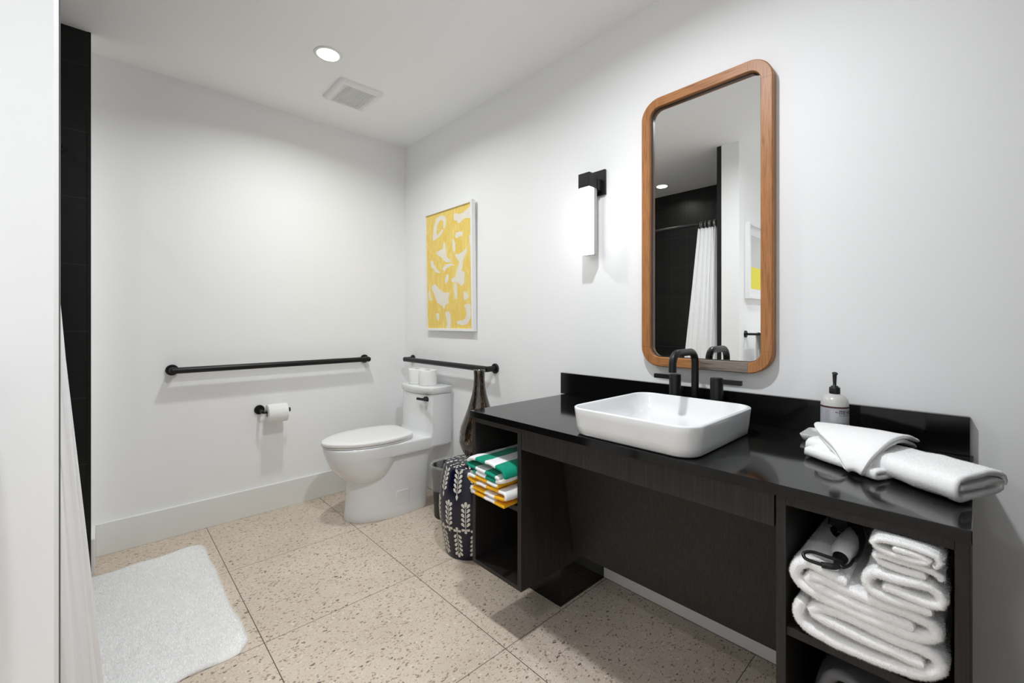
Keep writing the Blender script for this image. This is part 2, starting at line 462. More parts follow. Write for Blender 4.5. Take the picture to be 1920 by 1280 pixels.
def text_into(mb, s, size, mp, mi=0, bold=0.0, align='LEFT', space=1.0):
    cu = bpy.data.curves.new('txt', 'FONT'); cu.body = s; cu.size = size; cu.offset = bold; cu.align_x = align; cu.resolution_u = 3; cu.space_character = space
    ob = bpy.data.objects.new('txt', cu); sc.collection.objects.link(ob)
    bpy.context.view_layer.update()
    me = ob.evaluated_get(bpy.context.evaluated_depsgraph_get()).to_mesh()
    vs = [mp(v.co.x, v.co.y) for v in me.vertices]; fs = [tuple(p.vertices) for p in me.polygons]
    mb.add(vs, fs, mi); bpy.data.objects.remove(ob); bpy.data.curves.remove(cu)

# ================================================================== ROOM
XW = -1.740        # end face of the partition
YN = -3.25; XL = -2.655
struct(MB().box(-2.9, .12, YN - .1, .12, -.1, 0).build('floor', terr, origin=(0, 0, 0)))
struct(MB().box(-2.9, .12, YN - .1, .12, CEIL, CEIL + .1).build('ceiling', ceil_m))
struct(MB().box(0, .12, YN - .1, .12, 0, CEIL).build('wall_right', paint))
struct(MB().box(-1.715, 0, 0, .12, 0, CEIL).build('wall_back', paint))
struct(MB().box(-2.9, .0, YN - .1, YN, 0, CEIL).build('wall_front', paint))
struct(MB().box(-2.9, XL - .012, YN, -1.664, 0, CEIL).build('wall_left', paint))
struct(MB().box(-2.9, XW, -1.788, -1.664, 0, CEIL).build('wall_partition', paint))
struct(MB().box(-2.9, -1.715, -.19, .12, 0, CEIL).build('wall_pier', paint))
struct(MB().box(-2.9, XL, -1.664, -.19, 0, CEIL).build('wall_shower', tile_m, origin=(0, 0, 0)))
struct(MB().box(XL, -1.717, -.2, -.19, 0, CEIL).build('wall_shower_end', tile_m, origin=(0, 0, 0)))
struct(MB().box(XL, XW - .004, -1.664, -1.632, 0, CEIL).build('wall_shower_near', tile_m, origin=(0, 0, 0)))
struct(MB().box(XW - .004, XW + .001, -1.664, -1.631, 0, CEIL).build('trim_1', black))
struct(MB().box(-1.725, -1.7135, -.2035, -.196, 0, CEIL).build('trim_2', black))
BB = .160
struct(MB().box(-1.70, -.0155, -.015, 0, 0, BB).build('baseboard_back', trimw, bevel=.002))
struct(MB().box(-1.715, -1.70, -.2, 0, .0, BB).build('baseboard_pier', trimw, bevel=.002))
struct(MB().box(-.015, 0, YN, 0, 0, BB).build('baseboard_right', trimw, bevel=.002))
struct(MB().box(-2.6, XW, -1.803, -1.788, 0, BB).box(XW, XW + .012, -1.803, -1.664, 0, BB).build('baseboard_partition', trimw, bevel=.002))
struct(MB().box(-2.6, -1.06, YN, YN + .015, 0, BB).build('baseboard_front', trimw, bevel=.002))

dr_ = struct(MB().box(-.98, -.10, YN, YN + .035, .008, 2.06).build('added_door_1', simple('added_door_black', (.012, .012, .013), .5), bevel=.002))  # added unseen door, black to cut the bounce beside the vanity end
MB().tube(fillet([(-.92, YN + .035, 1.0), (-.92, YN + .085, 1.0), (-.80, YN + .085, 1.0)], .012), .009, 14).build('added_door_handle', black, dr_)
struct(MB().box(-1.05, -.98, YN, YN + .03, 0, 2.12).box(-.10, -.03, YN, YN + .03, 0, 2.12).box(-.98, -.10, YN, YN + .03, 2.062, 2.12).build('added_door_casing', MATS['added_door_black'], bevel=.001))  # casing of the added door, in the same bounce-cutting black

# ================================================================== CEILING FITTINGS
def downlight(x, y, label, lens):
    t = empty('recessed_downlight', (x, y, CEIL), label, 'ceiling light', 'recessed downlights')
    mb = MB(); seg = 40
    prof = [(.050, -.003), (.054, -.0045), (.063, -.003), (.066, 0), (.050, 0)]
    rings = [[(x + r * math.cos(2 * PI * j / seg), y + r * math.sin(2 * PI * j / seg), CEIL + h) for j in range(seg)] for r, h in prof + [prof[0]]]
    mb.loft(rings, 0, False, False); mb.build('trim_ring', whitep, t)
    MB().lathe([(.0498, -.0045), (.0498, -.001)], (x, y, CEIL), 40).build('lens', lens, t)
    return t
downlight(LIGHTS[0][0], LIGHTS[0][1], 'glowing round recessed downlight in the ceiling beside the square air vent', lens_m)
downlight(LIGHTS[1][0], LIGHTS[1][1], 'round recessed downlight in the ceiling in front of the vanity', lens_m)
downlight(LIGHTS[2][0], LIGHTS[2][1], 'dim recessed downlight over the black shower, seen in the mirror', lens_off)

vx, vy = -.612, -.492
downlight(LIGHTS[3][0], LIGHTS[3][1], 'added unseen downlight in the ceiling in front of the partition picture', lens_m)
v = empty('exhaust_vent', (vx, vy, CEIL), 'square white louvred exhaust vent in the ceiling beside the downlight', 'vent')
HX, HY = .128, .140
rings = []
for hx, hy, z, r in ((HX, HY, CEIL, .02), (HX, HY, CEIL - .006, .02), (HX - .006, HY - .006, CEIL - .014, .016), (HX - .018, HY - .018, CEIL - .019, .012), (.086, .108, CEIL - .021, .003), (.086, .108, CEIL - .012, .003)):
    rings.append([(a, b, z) for a, b in rrect(vx, vy, hx, hy, r, 5)])
mb = MB().loft(rings, 0, False, False); mb.build('cover_frame', whitep, v)
MB().box(vx - .086, vx + .086, vy - .108, vy + .108, CEIL - .010, CEIL - .006).build('dark_duct', dark_hole, v)
mb = MB()
for k in range(20):
    xx = vx - .086 + (k + .5) * .172 / 20
    mb.box(xx - .0024, xx + .0024, vy - .108, vy + .108, CEIL - .0205, CEIL - .0135)
lo = mb.build('louvre_grille', whitep, v)

# ================================================================== SCONCE
s = empty('wall_sconce', (0, -1.78, 1.64), 'lit rectangular wall sconce with black cap left of the mirror', 'wall lamp')
MB().box(-.012, 0, -1.742 - .079, -1.742, 1.738, 1.852).build('back_plate', black, s, bevel=.001)
MB().box(-.105, -.042, -1.803, -1.742, 1.760, 1.823).box(-.045, -.010, -1.806, -1.756, 1.755, 1.806).build('cap', black, s, bevel=.001)
MB().box(-.102, -.066, -1.800, -1.745, 1.4625, 1.761).build('diffuser', sconce_m, s, bevel=.002)
MB().box(-.0655, -.044, -1.801, -1.744, 1.460, 1.761).build('spine', simple('brushed_nickel', (.42, .41, .40), .35, .9), s, bevel=.001)

# ================================================================== MIRROR
YC, ZC, HW, HH = -2.2635, 1.5215, .2445, .5435
mir = empty('wall_mirror', (0, YC, ZC - HH), 'tall rounded rectangular mirror in orange oak frame above the basin', 'mirror')
FW, RO, RI = .038, .078, .042; X0, X1 = -.003, -.037
def arc_pts(cy_, cz_, r, a0, a1, n=12): return [(cy_ + r * math.cos(a0 + (a1 - a0) * k / n), cz_ + r * math.sin(a0 + (a1 - a0) * k / n)) for k in range(n + 1)]
def frame_piece(outer, inner, name, m, lab=None):
    rings = []; b = .0022
    for (oy, oz), (iy, iz) in zip(outer, inner):
        d = Vector((oy - iy, oz - iz)); L_ = d.length; d.normalize()
        o = lambda t, x: (x, iy + d.x * t, iz + d.y * t)
        rings.append([o(0, X0), o(0, X1 + b), o(b, X1), o(L_ - b * 1.5, X1), o(L_, X1 + b * 1.5), o(L_, X0)])
    mb = MB().loft(rings, 0, True, True, smooth=False)
    ob = mb.build(name, m, mir)
    if lab: part_label(ob, lab)
    return ob
g = .0004
yo0, yo1, zo0, zo1 = YC - HW, YC + HW, ZC - HH, ZC + HH
for sy in (-1, 1):
    yy = YC + sy * HW; yi = YC + sy * (HW - FW)
    frame_piece([(yy, zo0 + RO + g), (yy, zo1 - RO - g)], [(yi, zo0 + RO + g), (yi, zo1 - RO - g)], 'frame_rail', oak_v)
frame_piece([(yo0 + RO + g, zo1), (yo1 - RO - g, zo1)], [(yo0 + RO + g, zo1 - FW), (yo1 - RO - g, zo1 - FW)], 'frame_rail', oak_h)
ysp = -2.262
frame_piece([(ysp, zo0), (yo1 - RO - g, zo0)], [(ysp, zo0 + FW), (yo1 - RO - g, zo0 + FW)], 'frame_rail', oak_h)
frame_piece([(yo0 + RO + g, zo0), (ysp - g, zo0)], [(yo0 + RO + g, zo0 + FW), (ysp - g, zo0 + FW)], 'frame_rail', oak_grey, 'greyish bottom rail section')
for sy, sz, a0 in ((1, 1, 0), (-1, 1, PI / 2), (-1, -1, PI), (1, -1, 1.5 * PI)):
    cy_, cz_ = YC + sy * (HW - RO), ZC + sz * (HH - RO)
    frame_piece(arc_pts(cy_, cz_, RO, a0, a0 + PI / 2), arc_pts(cy_, cz_, RO - FW, a0, a0 + PI / 2), 'frame_corner', oak_v)
rr = rrect(YC, ZC, HW - FW + .004, HH - FW + .004, RI, 10)
MB().loft([[(-.004, a, b_) for a, b_ in rr], [(-.014, a, b_) for a, b_ in rr]], 0, True, True, smooth=False).build('mirror_glass', mirror_m, mir)
r1 = rrect(YC, ZC, HW - FW + .001, HH - FW + .001, RI, 10); r2 = rrect(YC, ZC, HW - FW - .0025, HH - FW - .0025, RI - .002, 10)
MB().loft([[(-.014, a, b_) for a, b_ in r1], [(-.019, a, b_) for a, b_ in r1], [(-.019, a, b_) for a, b_ in r2], [(-.014, a, b_) for a, b_ in r2]], 0, False, False, smooth=False).build('inner_lip', rim_m, mir)

# ================================================================== ART ON RIGHT WALL
AY0, AY1, AZ0, AZ1 = -.880, -.345, 1.100, 1.905
art = empty('framed_art', (0, (AY0 + AY1) / 2, AZ0), 'white framed yellow and cream abstract print on the right wall above the grab bar', 'picture')
def tilt(x, z): return x - .012 * (z - AZ0) / (AZ1 - AZ0)
def picture(parent, mk, w_, h_, fw, depth):
    """mk(u,v,d) -> world; u across, v up, d out from wall"""
    mb = MB()
    for (u0, u1, v0, v1) in ((0, w_, 0, fw), (0, w_, h_ - fw, h_), (0, fw, fw, h_ - fw), (w_ - fw, w_, fw, h_ - fw)):
        vs = [mk(u, v_, d) for d in (0, depth) for v_ in (v0, v1) for u in (u0, u1)]
        mb.add(vs, [(0, 2, 3, 1), (4, 5, 7, 6), (0, 1, 5, 4), (2, 6, 7, 3), (0, 4, 6, 2), (1, 3, 7, 5)])
    return mb.build('frame', framew, parent, bevel=.001)
AW, AH = AY1 - AY0, AZ1 - AZ0
mkA = lambda u, v_, d: (tilt(-.004 - d, AZ0 + v_), AY1 - u, AZ0 + v_)
picture(art, mkA, AW, AH, .016, .028)
mb = MB()
fw = .0155
mb.add([mkA(fw, fw, .018), mkA(AW - fw, fw, .018), mkA(AW - fw, AH - fw, .018), mkA(fw, AH - fw, .018)], [(0, 1, 2, 3)], 0)
mb.add([mkA(fw, fw, .002), mkA(AW - fw, fw, .002), mkA(AW - fw, AH - fw, .002), mkA(fw, AH - fw, .002)], [(3, 2, 1, 0)], 1)
# unpainted strokes, traced as (s,t) 0..1 fractions of the sheet
def st(u, v_):
    s_ = (u - 193) / (475 - 193); top = 235 + (137 - 235) * s_; bot = 930 + (920 - 930) * s_
    return s_, 1 - (v_ - top) / (bot - top)
blobs = [
 [(235, 385), (238, 345), (245, 290), (258, 250), (280, 228), (305, 222), (322, 238), (325, 270), (314, 300), (305, 298), (308, 268), (300, 252), (282, 258), (268, 285), (262, 315), (262, 345), (282, 330), (298, 310), (306, 312), (292, 340), (262, 368)],
 [(372, 215), (390, 207), (410, 210), (430, 198), (455, 175), (466, 163), (468, 232), (440, 236), (420, 252), (402, 268), (388, 250), (374, 248)],
 [(384, 330), (400, 320), (424, 322), (420, 340), (402, 352), (390, 362), (380, 352)],
 [(258, 455), (285, 440), (302, 425), (308, 388), (318, 400), (322, 450), (332, 485), (350, 495), (345, 510), (318, 512), (300, 490), (275, 475)],
 [(378, 462), (405, 455), (425, 440), (447, 422), (440, 462), (425, 500), (420, 545), (415, 560), (432, 570), (432, 600), (428, 640), (410, 652), (385, 632), (358, 636), (356, 612), (378, 600), (388, 560), (400, 510), (385, 480)],
 [(218, 512), (232, 512), (250, 545), (275, 570), (283, 580), (260, 580), (240, 562), (222, 545)],
 [(300, 550), (320, 528), (350, 520), (372, 528), (350, 536), (325, 550), (308, 570)],
 [(318, 600), (330, 585), (336, 600), (326, 640), (314, 642)],
 [(374, 640), (384, 645), (388, 690), (382, 742), (372, 720), (368, 680)],
 [(222, 670), (248, 655), (268, 675), (300, 700), (338, 702), (332, 740), (336, 768), (315, 775), (305, 805), (290, 785), (262, 770), (245, 735), (232, 700)],
 [(428, 690), (444, 700), (454, 725), (440, 738), (428, 742)],
 [(203, 700), (212, 700), (216, 730), (226, 752), (206, 750)],
 [(430, 772), (462, 768), (466, 800), (462, 855), (445, 888), (415, 900), (388, 895), (384, 878), (410, 870), (432, 860), (440, 820)],
 [(310, 830), (322, 818), (338, 822), (346, 850), (344, 926), (318, 926), (322, 880)],
 [(462, 345), (470, 340), (471, 400), (462, 395)], [(250, 842), (262, 832), (272, 850), (268, 880), (256, 872)],
 [(362, 380), (374, 372), (380, 410), (376, 450), (366, 440)],
]
for bl in blobs:
    P = [st(*q) for q in bl]; n = len(P)
    fine = []
    for i in range(n):
        p0, p1, p2, p3 = P[i - 1], P[i], P[(i + 1) % n], P[(i + 2) % n]
        for k in range(4):
            t_ = k / 4
            q = [.5 * (2 * p1[d] + (p2[d] - p0[d]) * t_ + (2 * p0[d] - 5 * p1[d] + 4 * p2[d] - p3[d]) * t_ ** 2 + (3 * p1[d] - p0[d] - 3 * p2[d] + p3[d]) * t_ ** 3) for d in (0, 1)]
            q[0] += random.uniform(-.006, .006); q[1] += random.uniform(-.003, .003)
            fine.append((min(max(q[0], .002), .998), min(max(q[1], .002), .998)))
    mb.add([mkA(fw + a * (AW - 2 * fw), fw + b_ * (AH - 2 * fw), .0183) for a, b_ in fine], [tuple(range(len(fine)))], 2)
mb.build('print_sheet', [art_yellow, card, art_white], art)

# ================================================================== ART ON PARTITION (seen in mirror)
BX0, BX1, BZ0, BZ1 = -2.34, -1.852, 1.335, 1.905
art2 = empty('framed_art', ((BX0 + BX1) / 2, -1.788, BZ0), 'white framed print with a yellow square on the partition, seen in the mirror', 'picture')
mkB = lambda u, v_, d: (BX0 + u, -1.789 - d, BZ0 + v_)
picture(art2, mkB, BX1 - BX0, BZ1 - BZ0, .022, .035)
w2, h2 = BX1 - BX0, BZ1 - BZ0
q = lambda u0, u1, v0, v1, d: [mkB(u0, v0, d), mkB(u1, v0, d), mkB(u1, v1, d), mkB(u0, v1, d)]
mb = MB(); mb.add(q(.021, w2 - .021, .021, h2 - .021, .020), [(0, 1, 2, 3)], 0); mb.add(q(.021, w2 - .021, .021, h2 - .021, .002), [(3, 2, 1, 0)], 0)
mb.add(q(.075, w2 - .075, .075, .24, .0205), [(0, 1, 2, 3)], 1)
mb.add(q(.075, w2 - .075, .24, h2 - .09, .0204), [(0, 1, 2, 3)], 2)
mb.build('print_sheet', [matw, yell2, simple('pale_grey_wash', (.60, .60, .60), .7)], art2)

# ================================================================== GRAB BARS
def grab(name, A, B, wall_axis, label, group, r=.0168, fr=.029):
    """A, B ends of the bar axis; wall_axis gives the direction to the wall, len = stand-off"""
    A, B, W = Vector(A), Vector(B), Vector(wall_axis)
    t = empty(name, tuple((A + B) / 2 + W), label, 'grab bar', group)
    d = (B - A).normalized()
    MB().tube([A - d * .006, B + d * .006], r, 20).build('bar', black, t)
    for P in (A, B):
        mb = MB(); mb.tube([P - W.normalized() * .012, P + W], r * .98, 20); mb.build('post', black, t)
        mb = MB(); n = W.normalized(); mb.tube([P + W - n * .011, P + W - n * .009, P + W], [fr * .93, fr, fr], 28); mb.build('flange', black, t, )
    return t
grab('grab_bar', (-1.402, -.062, .8985), (-.322, -.062, .8985), (0, .062, 0), 'long black grab bar on the back wall above the toilet paper holder', 'black grab bars')
grab('grab_bar', (-.064, -.125, .8865), (-.064, -1.052, .8865), (.064, 0, 0), 'shorter black grab bar on the right wall over the toilet tank', 'black grab bars')
grab('grab_bar', (XL + .05, -.30, .905), (XL + .05, -1.25, .905), (-.05, 0, 0), 'black grab bar on the dark shower wall, seen in the mirror', 'black grab bars', r=.013)

# ================================================================== TOILET PAPER HOLDER + ROLL
tp = empty('toilet_paper_holder', (-.983, 0, .627), 'black single-arm toilet paper holder on the back wall', 'toilet paper holder')
MB().tube([(-.983, -.010, .627), (-.983, -.008, .627), (-.983, 0, .627)], [.026, .028, .028], 28).build('flange', black, tp)
MB().tube(fillet([(-.983, 0, .627), (-.983, -.078, .620), (-.838, -.078, .620)], .014), .0085, 16).build('arm', black, tp)
MB().tube([(-.8375, -.078, .620), (-.832, -.078, .620)], .0125, 20).build('end_cap', black, tp)
def roll(c, axis, R=.056, r=.020, L_=.10):
    mb = MB(); prof = [(r, 0), (R - .004, 0), (R - .001, .0012), (R, .004), (R, L_ - .004), (R - .001, L_ - .0012), (R - .004, L_), (r, L_), (r, 0)]
    return mb.lathe(prof, c, 48, 0, axis, cap=False)
tr = roll((-.960, -.078, .6095), 'X', R=.055, L_=.108).build('toilet_paper_roll', paper, origin=(-.906, -.078, .6095))
tag(tr, 'white toilet paper roll hanging on the black holder', 'toilet paper', 'toilet paper rolls')
tr2 = roll((0, 0, 0), 'Z', L_=.098).build('toilet_paper_roll', paper, origin=(0, 0, 0))
core = MB().lathe([(.0205, .001), (.0205, .0965), (.0193, .0965), (.0193, .001), (.0205, .001)], (0, 0, 0), 32, cap=False).build('cardboard_core', simple('core_card', (.10, .085, .07), .9), tr2)
tr2.location = (-.118, -.512, .7465)
tag(tr2, 'nearer white paper roll standing on the toilet tank', 'toilet paper', 'toilet paper rolls')
tr3 = copy_tree(tr2); tr3.location = (-.128, -.392, .7465); tr3.rotation_euler.z = 1.2
tag(tr3, 'farther white paper roll standing on the toilet tank, nearer the corner', 'toilet paper', 'toilet paper rolls')

# ================================================================== TOILET
TYC = -.452
to = empty('toilet', (-.4, TYC, 0), 'white one-piece toilet with closed lid in the corner', 'toilet')
def egg(xf, xb, w_, z, n=56, pw=2.25, back=None, front=2.0):
    """plan outline: rounded elongated front at xf, squarer back at xb"""
    xm = xb - (xb - xf) * .42; out = []
    for k in range(n):
        a = 2 * PI * k / n; ca, sa = math.cos(a), math.sin(a)
        e = front if ca < 0 else (back or pw)
        r_ = (abs(ca) ** e + abs(sa) ** e) ** (-1 / e)
        X = r_ * ca; Y = r_ * sa
        x = xm + X * ((xb - xm) if X > 0 else (xm - xf)); out.append((x, TYC + Y * w_, z))
    return out
mb = MB()
# pedestal
ped = [(0.0, -.645, -.160, .163), (.006, -.648, -.156, .166), (.05, -.640, -.156, .162), (.15, -.632, -.152, .158), (.26, -.630, -.142, .156), (.31, -.632, -.125, .156), (.345, -.632, -.095, .157), (.370, -.632, -.055, .160), (.385, -.632, -.03, .164)]
mb.loft([egg(a, b_, w_, z, back=5) for z, a, b_, w_ in ped], 0, True, True)
# bowl
bowl = [(.218, -.575, -.50, .06), (.224, -.605, -.475, .105), (.235, -.640, -.450, .132), (.252, -.668, -.428, .150), (.275, -.692, -.405, .163), (.305, -.714, -.380, .173), (.340, -.733, -.355, .181), (.3695, -.7465, -.330, .1855)]
bowl2 = [(.3695, -.7465, -.12, .1850), (.373, -.7475, -.10, .1860), (.385, -.751, -.10, .1865), (.405, -.757, -.10, .187), (.428, -.762, -.10, .187), (.437, -.762, -.10, .1863), (.4405, -.757, -.11, .182)]
def pod(xf, xb, w_, z, n=80, eb=14, xm=-.50):
    out = []
    for k in range(n):
        a = 2 * PI * k / n; ca, sa = math.cos(a), math.sin(a)
        e = 2.0 if ca < 0 else eb
        r_ = (abs(ca) ** e + abs(sa) ** e) ** (-1 / e)
        x = xm + r_ * ca * ((xb - xm) if ca > 0 else (xm - xf)); out.append((x, TYC + r_ * sa * w_, z))
    return out
mb.loft([pod(a, b_, w_, z, eb=2.6, xm=-.50 if z > .27 else -.515 if z > .245 else -.53) for z, a, b_, w_ in bowl], 0, True, True)
mb.loft([pod(a, b_, w_, z) for z, a, b_, w_ in bowl2], 0, True, True)
# rear deck under the tank
def deck_ring(x0, x1, hw, z, r=.02, bow=0.0):
    out = []
    for a, b_ in rrect((x0 + x1) / 2, TYC, (x1 - x0) / 2, hw, r, 6):
        k = 1 - min(1, abs(b_ - TYC) / hw) ** 2; f = max(0, (x1 - a) / (x1 - x0)); out.append((a - bow * k * f, b_, z))
    return out
mb.loft([deck_ring(-.34, -.030, .177, .368), deck_ring(-.36, -.024, .183, .376), deck_ring(-.37, -.022, .1855, .390), deck_ring(-.37, -.022, .1855, .432), deck_ring(-.368, -.023, .184, .4385), deck_ring(-.362, -.026, .179, .441)], 0, True, True)
mb.build('bowl', ceramic, to, bevel=0)
mb = MB()
def tank_ring(x1, xb, hw, z, bow, n=14):
    # back straight at xb, front bowed at x1
    pts = []; r = .018
    ys = [-(hw) + 2 * hw * k / n for k in range(n + 1)]
    pts.append((xb, TYC + hw, z)); pts.append((xb, TYC - hw, z))
    pts.append((x1 + .035, TYC - hw, z)); pts.append((x1 + .012, TYC - hw + .001, z)); pts.append((x1 + .002, TYC - hw + .008, z))
    for y in ys[1:-1]: pts.append((x1 - bow * (1 - (y / hw) ** 2), TYC + y, z))
    pts.append((x1 + .002, TYC + hw - .008, z)); pts.append((x1 + .012, TYC + hw - .001, z)); pts.append((x1 + .035, TYC + hw, z))
    return pts
mb.loft([tank_ring(-.195, -.022, .1862, .38, .045), tank_ring(-.190, -.022, .1862, .432, .046), tank_ring(-.178, -.022, .1860, .445, .046), tank_ring(-.170, -.022, .1858, .475, .046), tank_ring(-.168, -.022, .186, .60, .046), tank_ring(-.168, -.022, .187, .699, .046)], 0, True, True)
tk = mb.build('tank', ceramic, to)
mb = MB()
mb.loft([tank_ring(-.166, -.024, .184, .7005, .046), tank_ring(-.172, -.020, .191, .703, .047), tank_ring(-.174, -.020, .192, .738, .047), tank_ring(-.173, -.021, .191, .743, .047), tank_ring(-.169, -.024, .188, .7455, .046), tank_ring(-.160, -.030, .180, .746, .044)], 0, True, True)
mb.build('tank_lid', ceramic, to)
def lidring(xf, xb, w_, z): 
    out = []
    for (x, y, zz) in egg(xf, xb, w_, z, back=5.5, n=96, front=1.85):
        f = max(0, min(1, (x - (-.48)) / .22)); yy = TYC + (y - TYC) * (1 - .20 * f * f); out.append((x, yy, zz))
    return out
MB().loft([lidring(-.764, -.262, .184, .4425), lidring(-.768, -.260, .187, .4445), lidring(-.768, -.260, .187, .4485), lidring(-.764, -.262, .184, .450)], 0, True, True).build('seat', lidm, to)
MB().loft([lidring(-.768, -.256, .187, .4530), lidring(-.773, -.253, .1905, .4555), lidring(-.774, -.252, .191, .468), lidring(-.7725, -.253, .1895, .4725), lidring(-.769, -.256, .186, .4755), lidring(-.762, -.262, .180, .4768), lidring(-.70, -.30, .13, .4782), lidring(-.6, -.36, .05, .4786)], 0, True, True).build('lid', lidm, to)
MB().tube([(-.252, TYC - .07, .446), (-.252, TYC + .07, .446)], .012, 16).build('hinge', lidm, to)
rr_ = rrect(-.358, .108, .042, .042, .008, 5)
sidey = TYC - .158
MB().loft([[(a, sidey + .02, b_) for a, b_ in rr_], [(a, sidey - .004 - .00, b_) for a, b_ in rr_], [(-.358 + (a + .358) * .93, sidey - .006, .108 + (b_ - .108) * .93) for a, b_ in rr_]], 0, True, True, smooth=False).build('side_cap', ceramic, to, bevel=.001)
lv = MB().tube([(-.175, -.600, .674), (-.2165, -.604, .674)], .009, 18).tube([(-.2000, -.602, .674), (-.1990, -.602, .674), (-.175, -.600, .674)], [.0135, .0145, .0145], 20)
lv.build('lever_hub', black, to)
MB().tube([(-.2245, -.556, .674), (-.2105, -.654, .674)], .0084, 18).build('flush_lever', black, to)

# ================================================================== TRASH BIN
tb = empty('trash_bin', (-.150, -.800, 0), 'small black waste bin with clear liner between toilet and patterned stool', 'trash bin')
cx_, cy_ = -.150, -.800
prof = [(.088, 0), (.090, .004), (.105, .292), (.108, .297), (.106, .298), (.101, .290), (.086, .008), (.05, .008)]
MB().lathe(prof, (cx_, cy_, 0), 40).build('bin', blackp, tb)
mb = MB(); rings = []
for r_, z_, am in ((.1065, .165, .001), (.110, .185, .0015), (.109, .23, .004), (.112, .27, .004), (.1145, .300, .004), (.110, .312, .005), (.102, .300, .004), (.095, .25, .006), (.09, .15, .006)):
    rings.append([(cx_ + (r_ + am * (math.sin(7 * a) + .6 * math.sin(17 * a + z_ * 60) + .5 * math.sin(29 * a + z_ * 90))) * math.cos(a), cy_ + (r_ + am * (math.sin(7 * a) + .6 * math.sin(17 * a + z_ * 60) + .5 * math.sin(29 * a + z_ * 90))) * math.sin(a), z_) for a in [2 * PI * k / 120 for k in range(120)]])
mb.loft(rings, 0, False, False); mb.build('bin_liner', liner_m, tb)

# ================================================================== GARDEN STOOL
SX, SY = -.294, -1.197
gs = empty('garden_stool', (SX, SY, 0), 'navy ceramic drum stool with cream leaf sprigs beside the vanity', 'stool')
prof = [(0.0, .004), (.110, .002), (.126, 0), (.129, .004), (.130, .02), (.136, .06), (.150, .13), (.1590, .18), (.1625, .23), (.161, .28), (.155, .34), (.146, .39), (.138, .42), (.133, .434), (.127, .441), (.118, .4445), (.06, .447), (0.0, .448)]
pz = np.array([p[1] for p in prof[2:14]]); pr = np.array([p[0] for p in prof[2:14]])
def Rz(z): return float(np.interp(z, pz, pr))
mb = MB()
def smooth_prof(prof, n=6):
    c = catmull([(a, b_, 0) for a, b_ in prof], None); return [(max(0, p[0]), p[1]) for p in c]
mb.lathe([p for p in prof[1:-1]], (SX, SY, 0), 96, 0)
def on_s(th, z, lift=.0009):
    r_ = Rz(z) + lift; return (SX + r_ * math.cos(th), SY + r_ * math.sin(th), z)
def drop(th, z, ang, L_, W_, mbx):
    L_ *= 1.16; W_ *= 1.4
    """teardrop leaf in (arc,height) space, pointed end at (th,z)"""
    pts = []
    n = 10; R_ = Rz(z)
    for k in range(2 * n):
        t_ = k / (2 * n) * 2 * PI; u = (1 - math.cos(t_)) / 2 * L_; w_ = W_ * math.sin(t_) * (u / L_) ** .55 if u > 0 else 0
        du = u * math.cos(ang) - w_ * math.sin(ang); dz = u * math.sin(ang) + w_ * math.cos(ang)
        pts.append((th + du / R_, z + dz))
    mbx.add([on_s(a, b_) for a, b_ in pts], [tuple(range(len(pts)))], 1)
def stem(th, z0, z1, mbx, hw=.0016):
    n = 8; R_ = Rz((z0 + z1) / 2); vs = []; fs = []
    for k in range(n + 1):
        z = z0 + (z1 - z0) * k / n; vs += [on_s(th - hw / R_, z), on_s(th + hw / R_, z)]
    for k in range(n): fs.append((2 * k, 2 * k + 1, 2 * k + 3, 2 * k + 2))
    mbx.add(vs, fs, 1)
NS = 11
thc = math.atan2(-2.975 - SY, -1.672 - SX)
for k in range(NS):
    th = thc - math.radians(-6 - 34) + k * 2 * PI / NS
    # top row: sprig hanging down
    z0, z1 = .432, .325; stem(th, z1, z0, mb)
    for i in range(5):
        z = z0 - .012 - i * .0215
        for sgn in (-1, 1): drop(th + sgn * .006 / .15, z, (PI / 2 - sgn * 0.75) + 0, .021, .0062, mb) if False else drop(th + sgn * .0045 / .15, z, PI / 2 - sgn * .62, .022, .0062, mb)
    drop(th, .300, PI / 2, .022, .006, mb)
    # lower row
    z0, z1 = .150, .045; stem(th, z1, z0, mb)
    for i in range(5):
        z = z0 - .014 - i * .0225
        for sgn in (-1, 1): drop(th + sgn * .0045 / .15, z, -PI / 2 + sgn * .62 + 0, .022, .0062, mb)
    drop(th, .040, -PI / 2, .022, .006, mb)
    for aa in (PI / 2, PI * .05, PI * .95): drop(th, .152, aa, .018, .0065, mb)
    th2 = th + PI / NS
    z0, z1 = .165, .268; stem(th2, z0, z1, mb)
    for i in range(5):
        z = z0 + .012 + i * .0225
        for sgn in (-1, 1): drop(th2 + sgn * .0045 / .16, z, PI / 2 - sgn * .62, .022, .0064, mb)
    drop(th2, .270, PI / 2, .024, .0065, mb)
    for aa in (-PI / 2, -PI * .05, -PI * .95): drop(th2, .163, aa, .018, .0065, mb)
for r_, cnt, hl in ((.030, 7, .008), (.052, 12, .010), (.076, 17, .010), (.099, 21, .010), (.117, 25, .0075)):
    for k in range(cnt):
        a = 2 * PI * (k + .35 * math.sin(k * 2.3 + r_ * 90)) / cnt; ang = a + (0 if k % 3 else .9)
        for_z = lambda q: float(np.interp(q, [0, .06, .118, .127, .133], [.448, .447, .4445, .441, .434])) + .0009
        pts = []
        for j in range(12):
            t_ = j / 12 * 2 * PI; u = math.cos(t_) * hl; w_ = math.sin(t_) * .0042 * (1 + .4 * math.cos(t_))
            px_ = r_ * math.cos(a) + u * math.cos(ang) - w_ * math.sin(ang); py_ = r_ * math.sin(a) + u * math.sin(ang) + w_ * math.cos(ang)
            pts.append((SX + px_, SY + py_, for_z(math.hypot(px_, py_))))
        mb.add(pts, [tuple(range(12))], 1)
mb.build('drum', [navy, cream], gs)

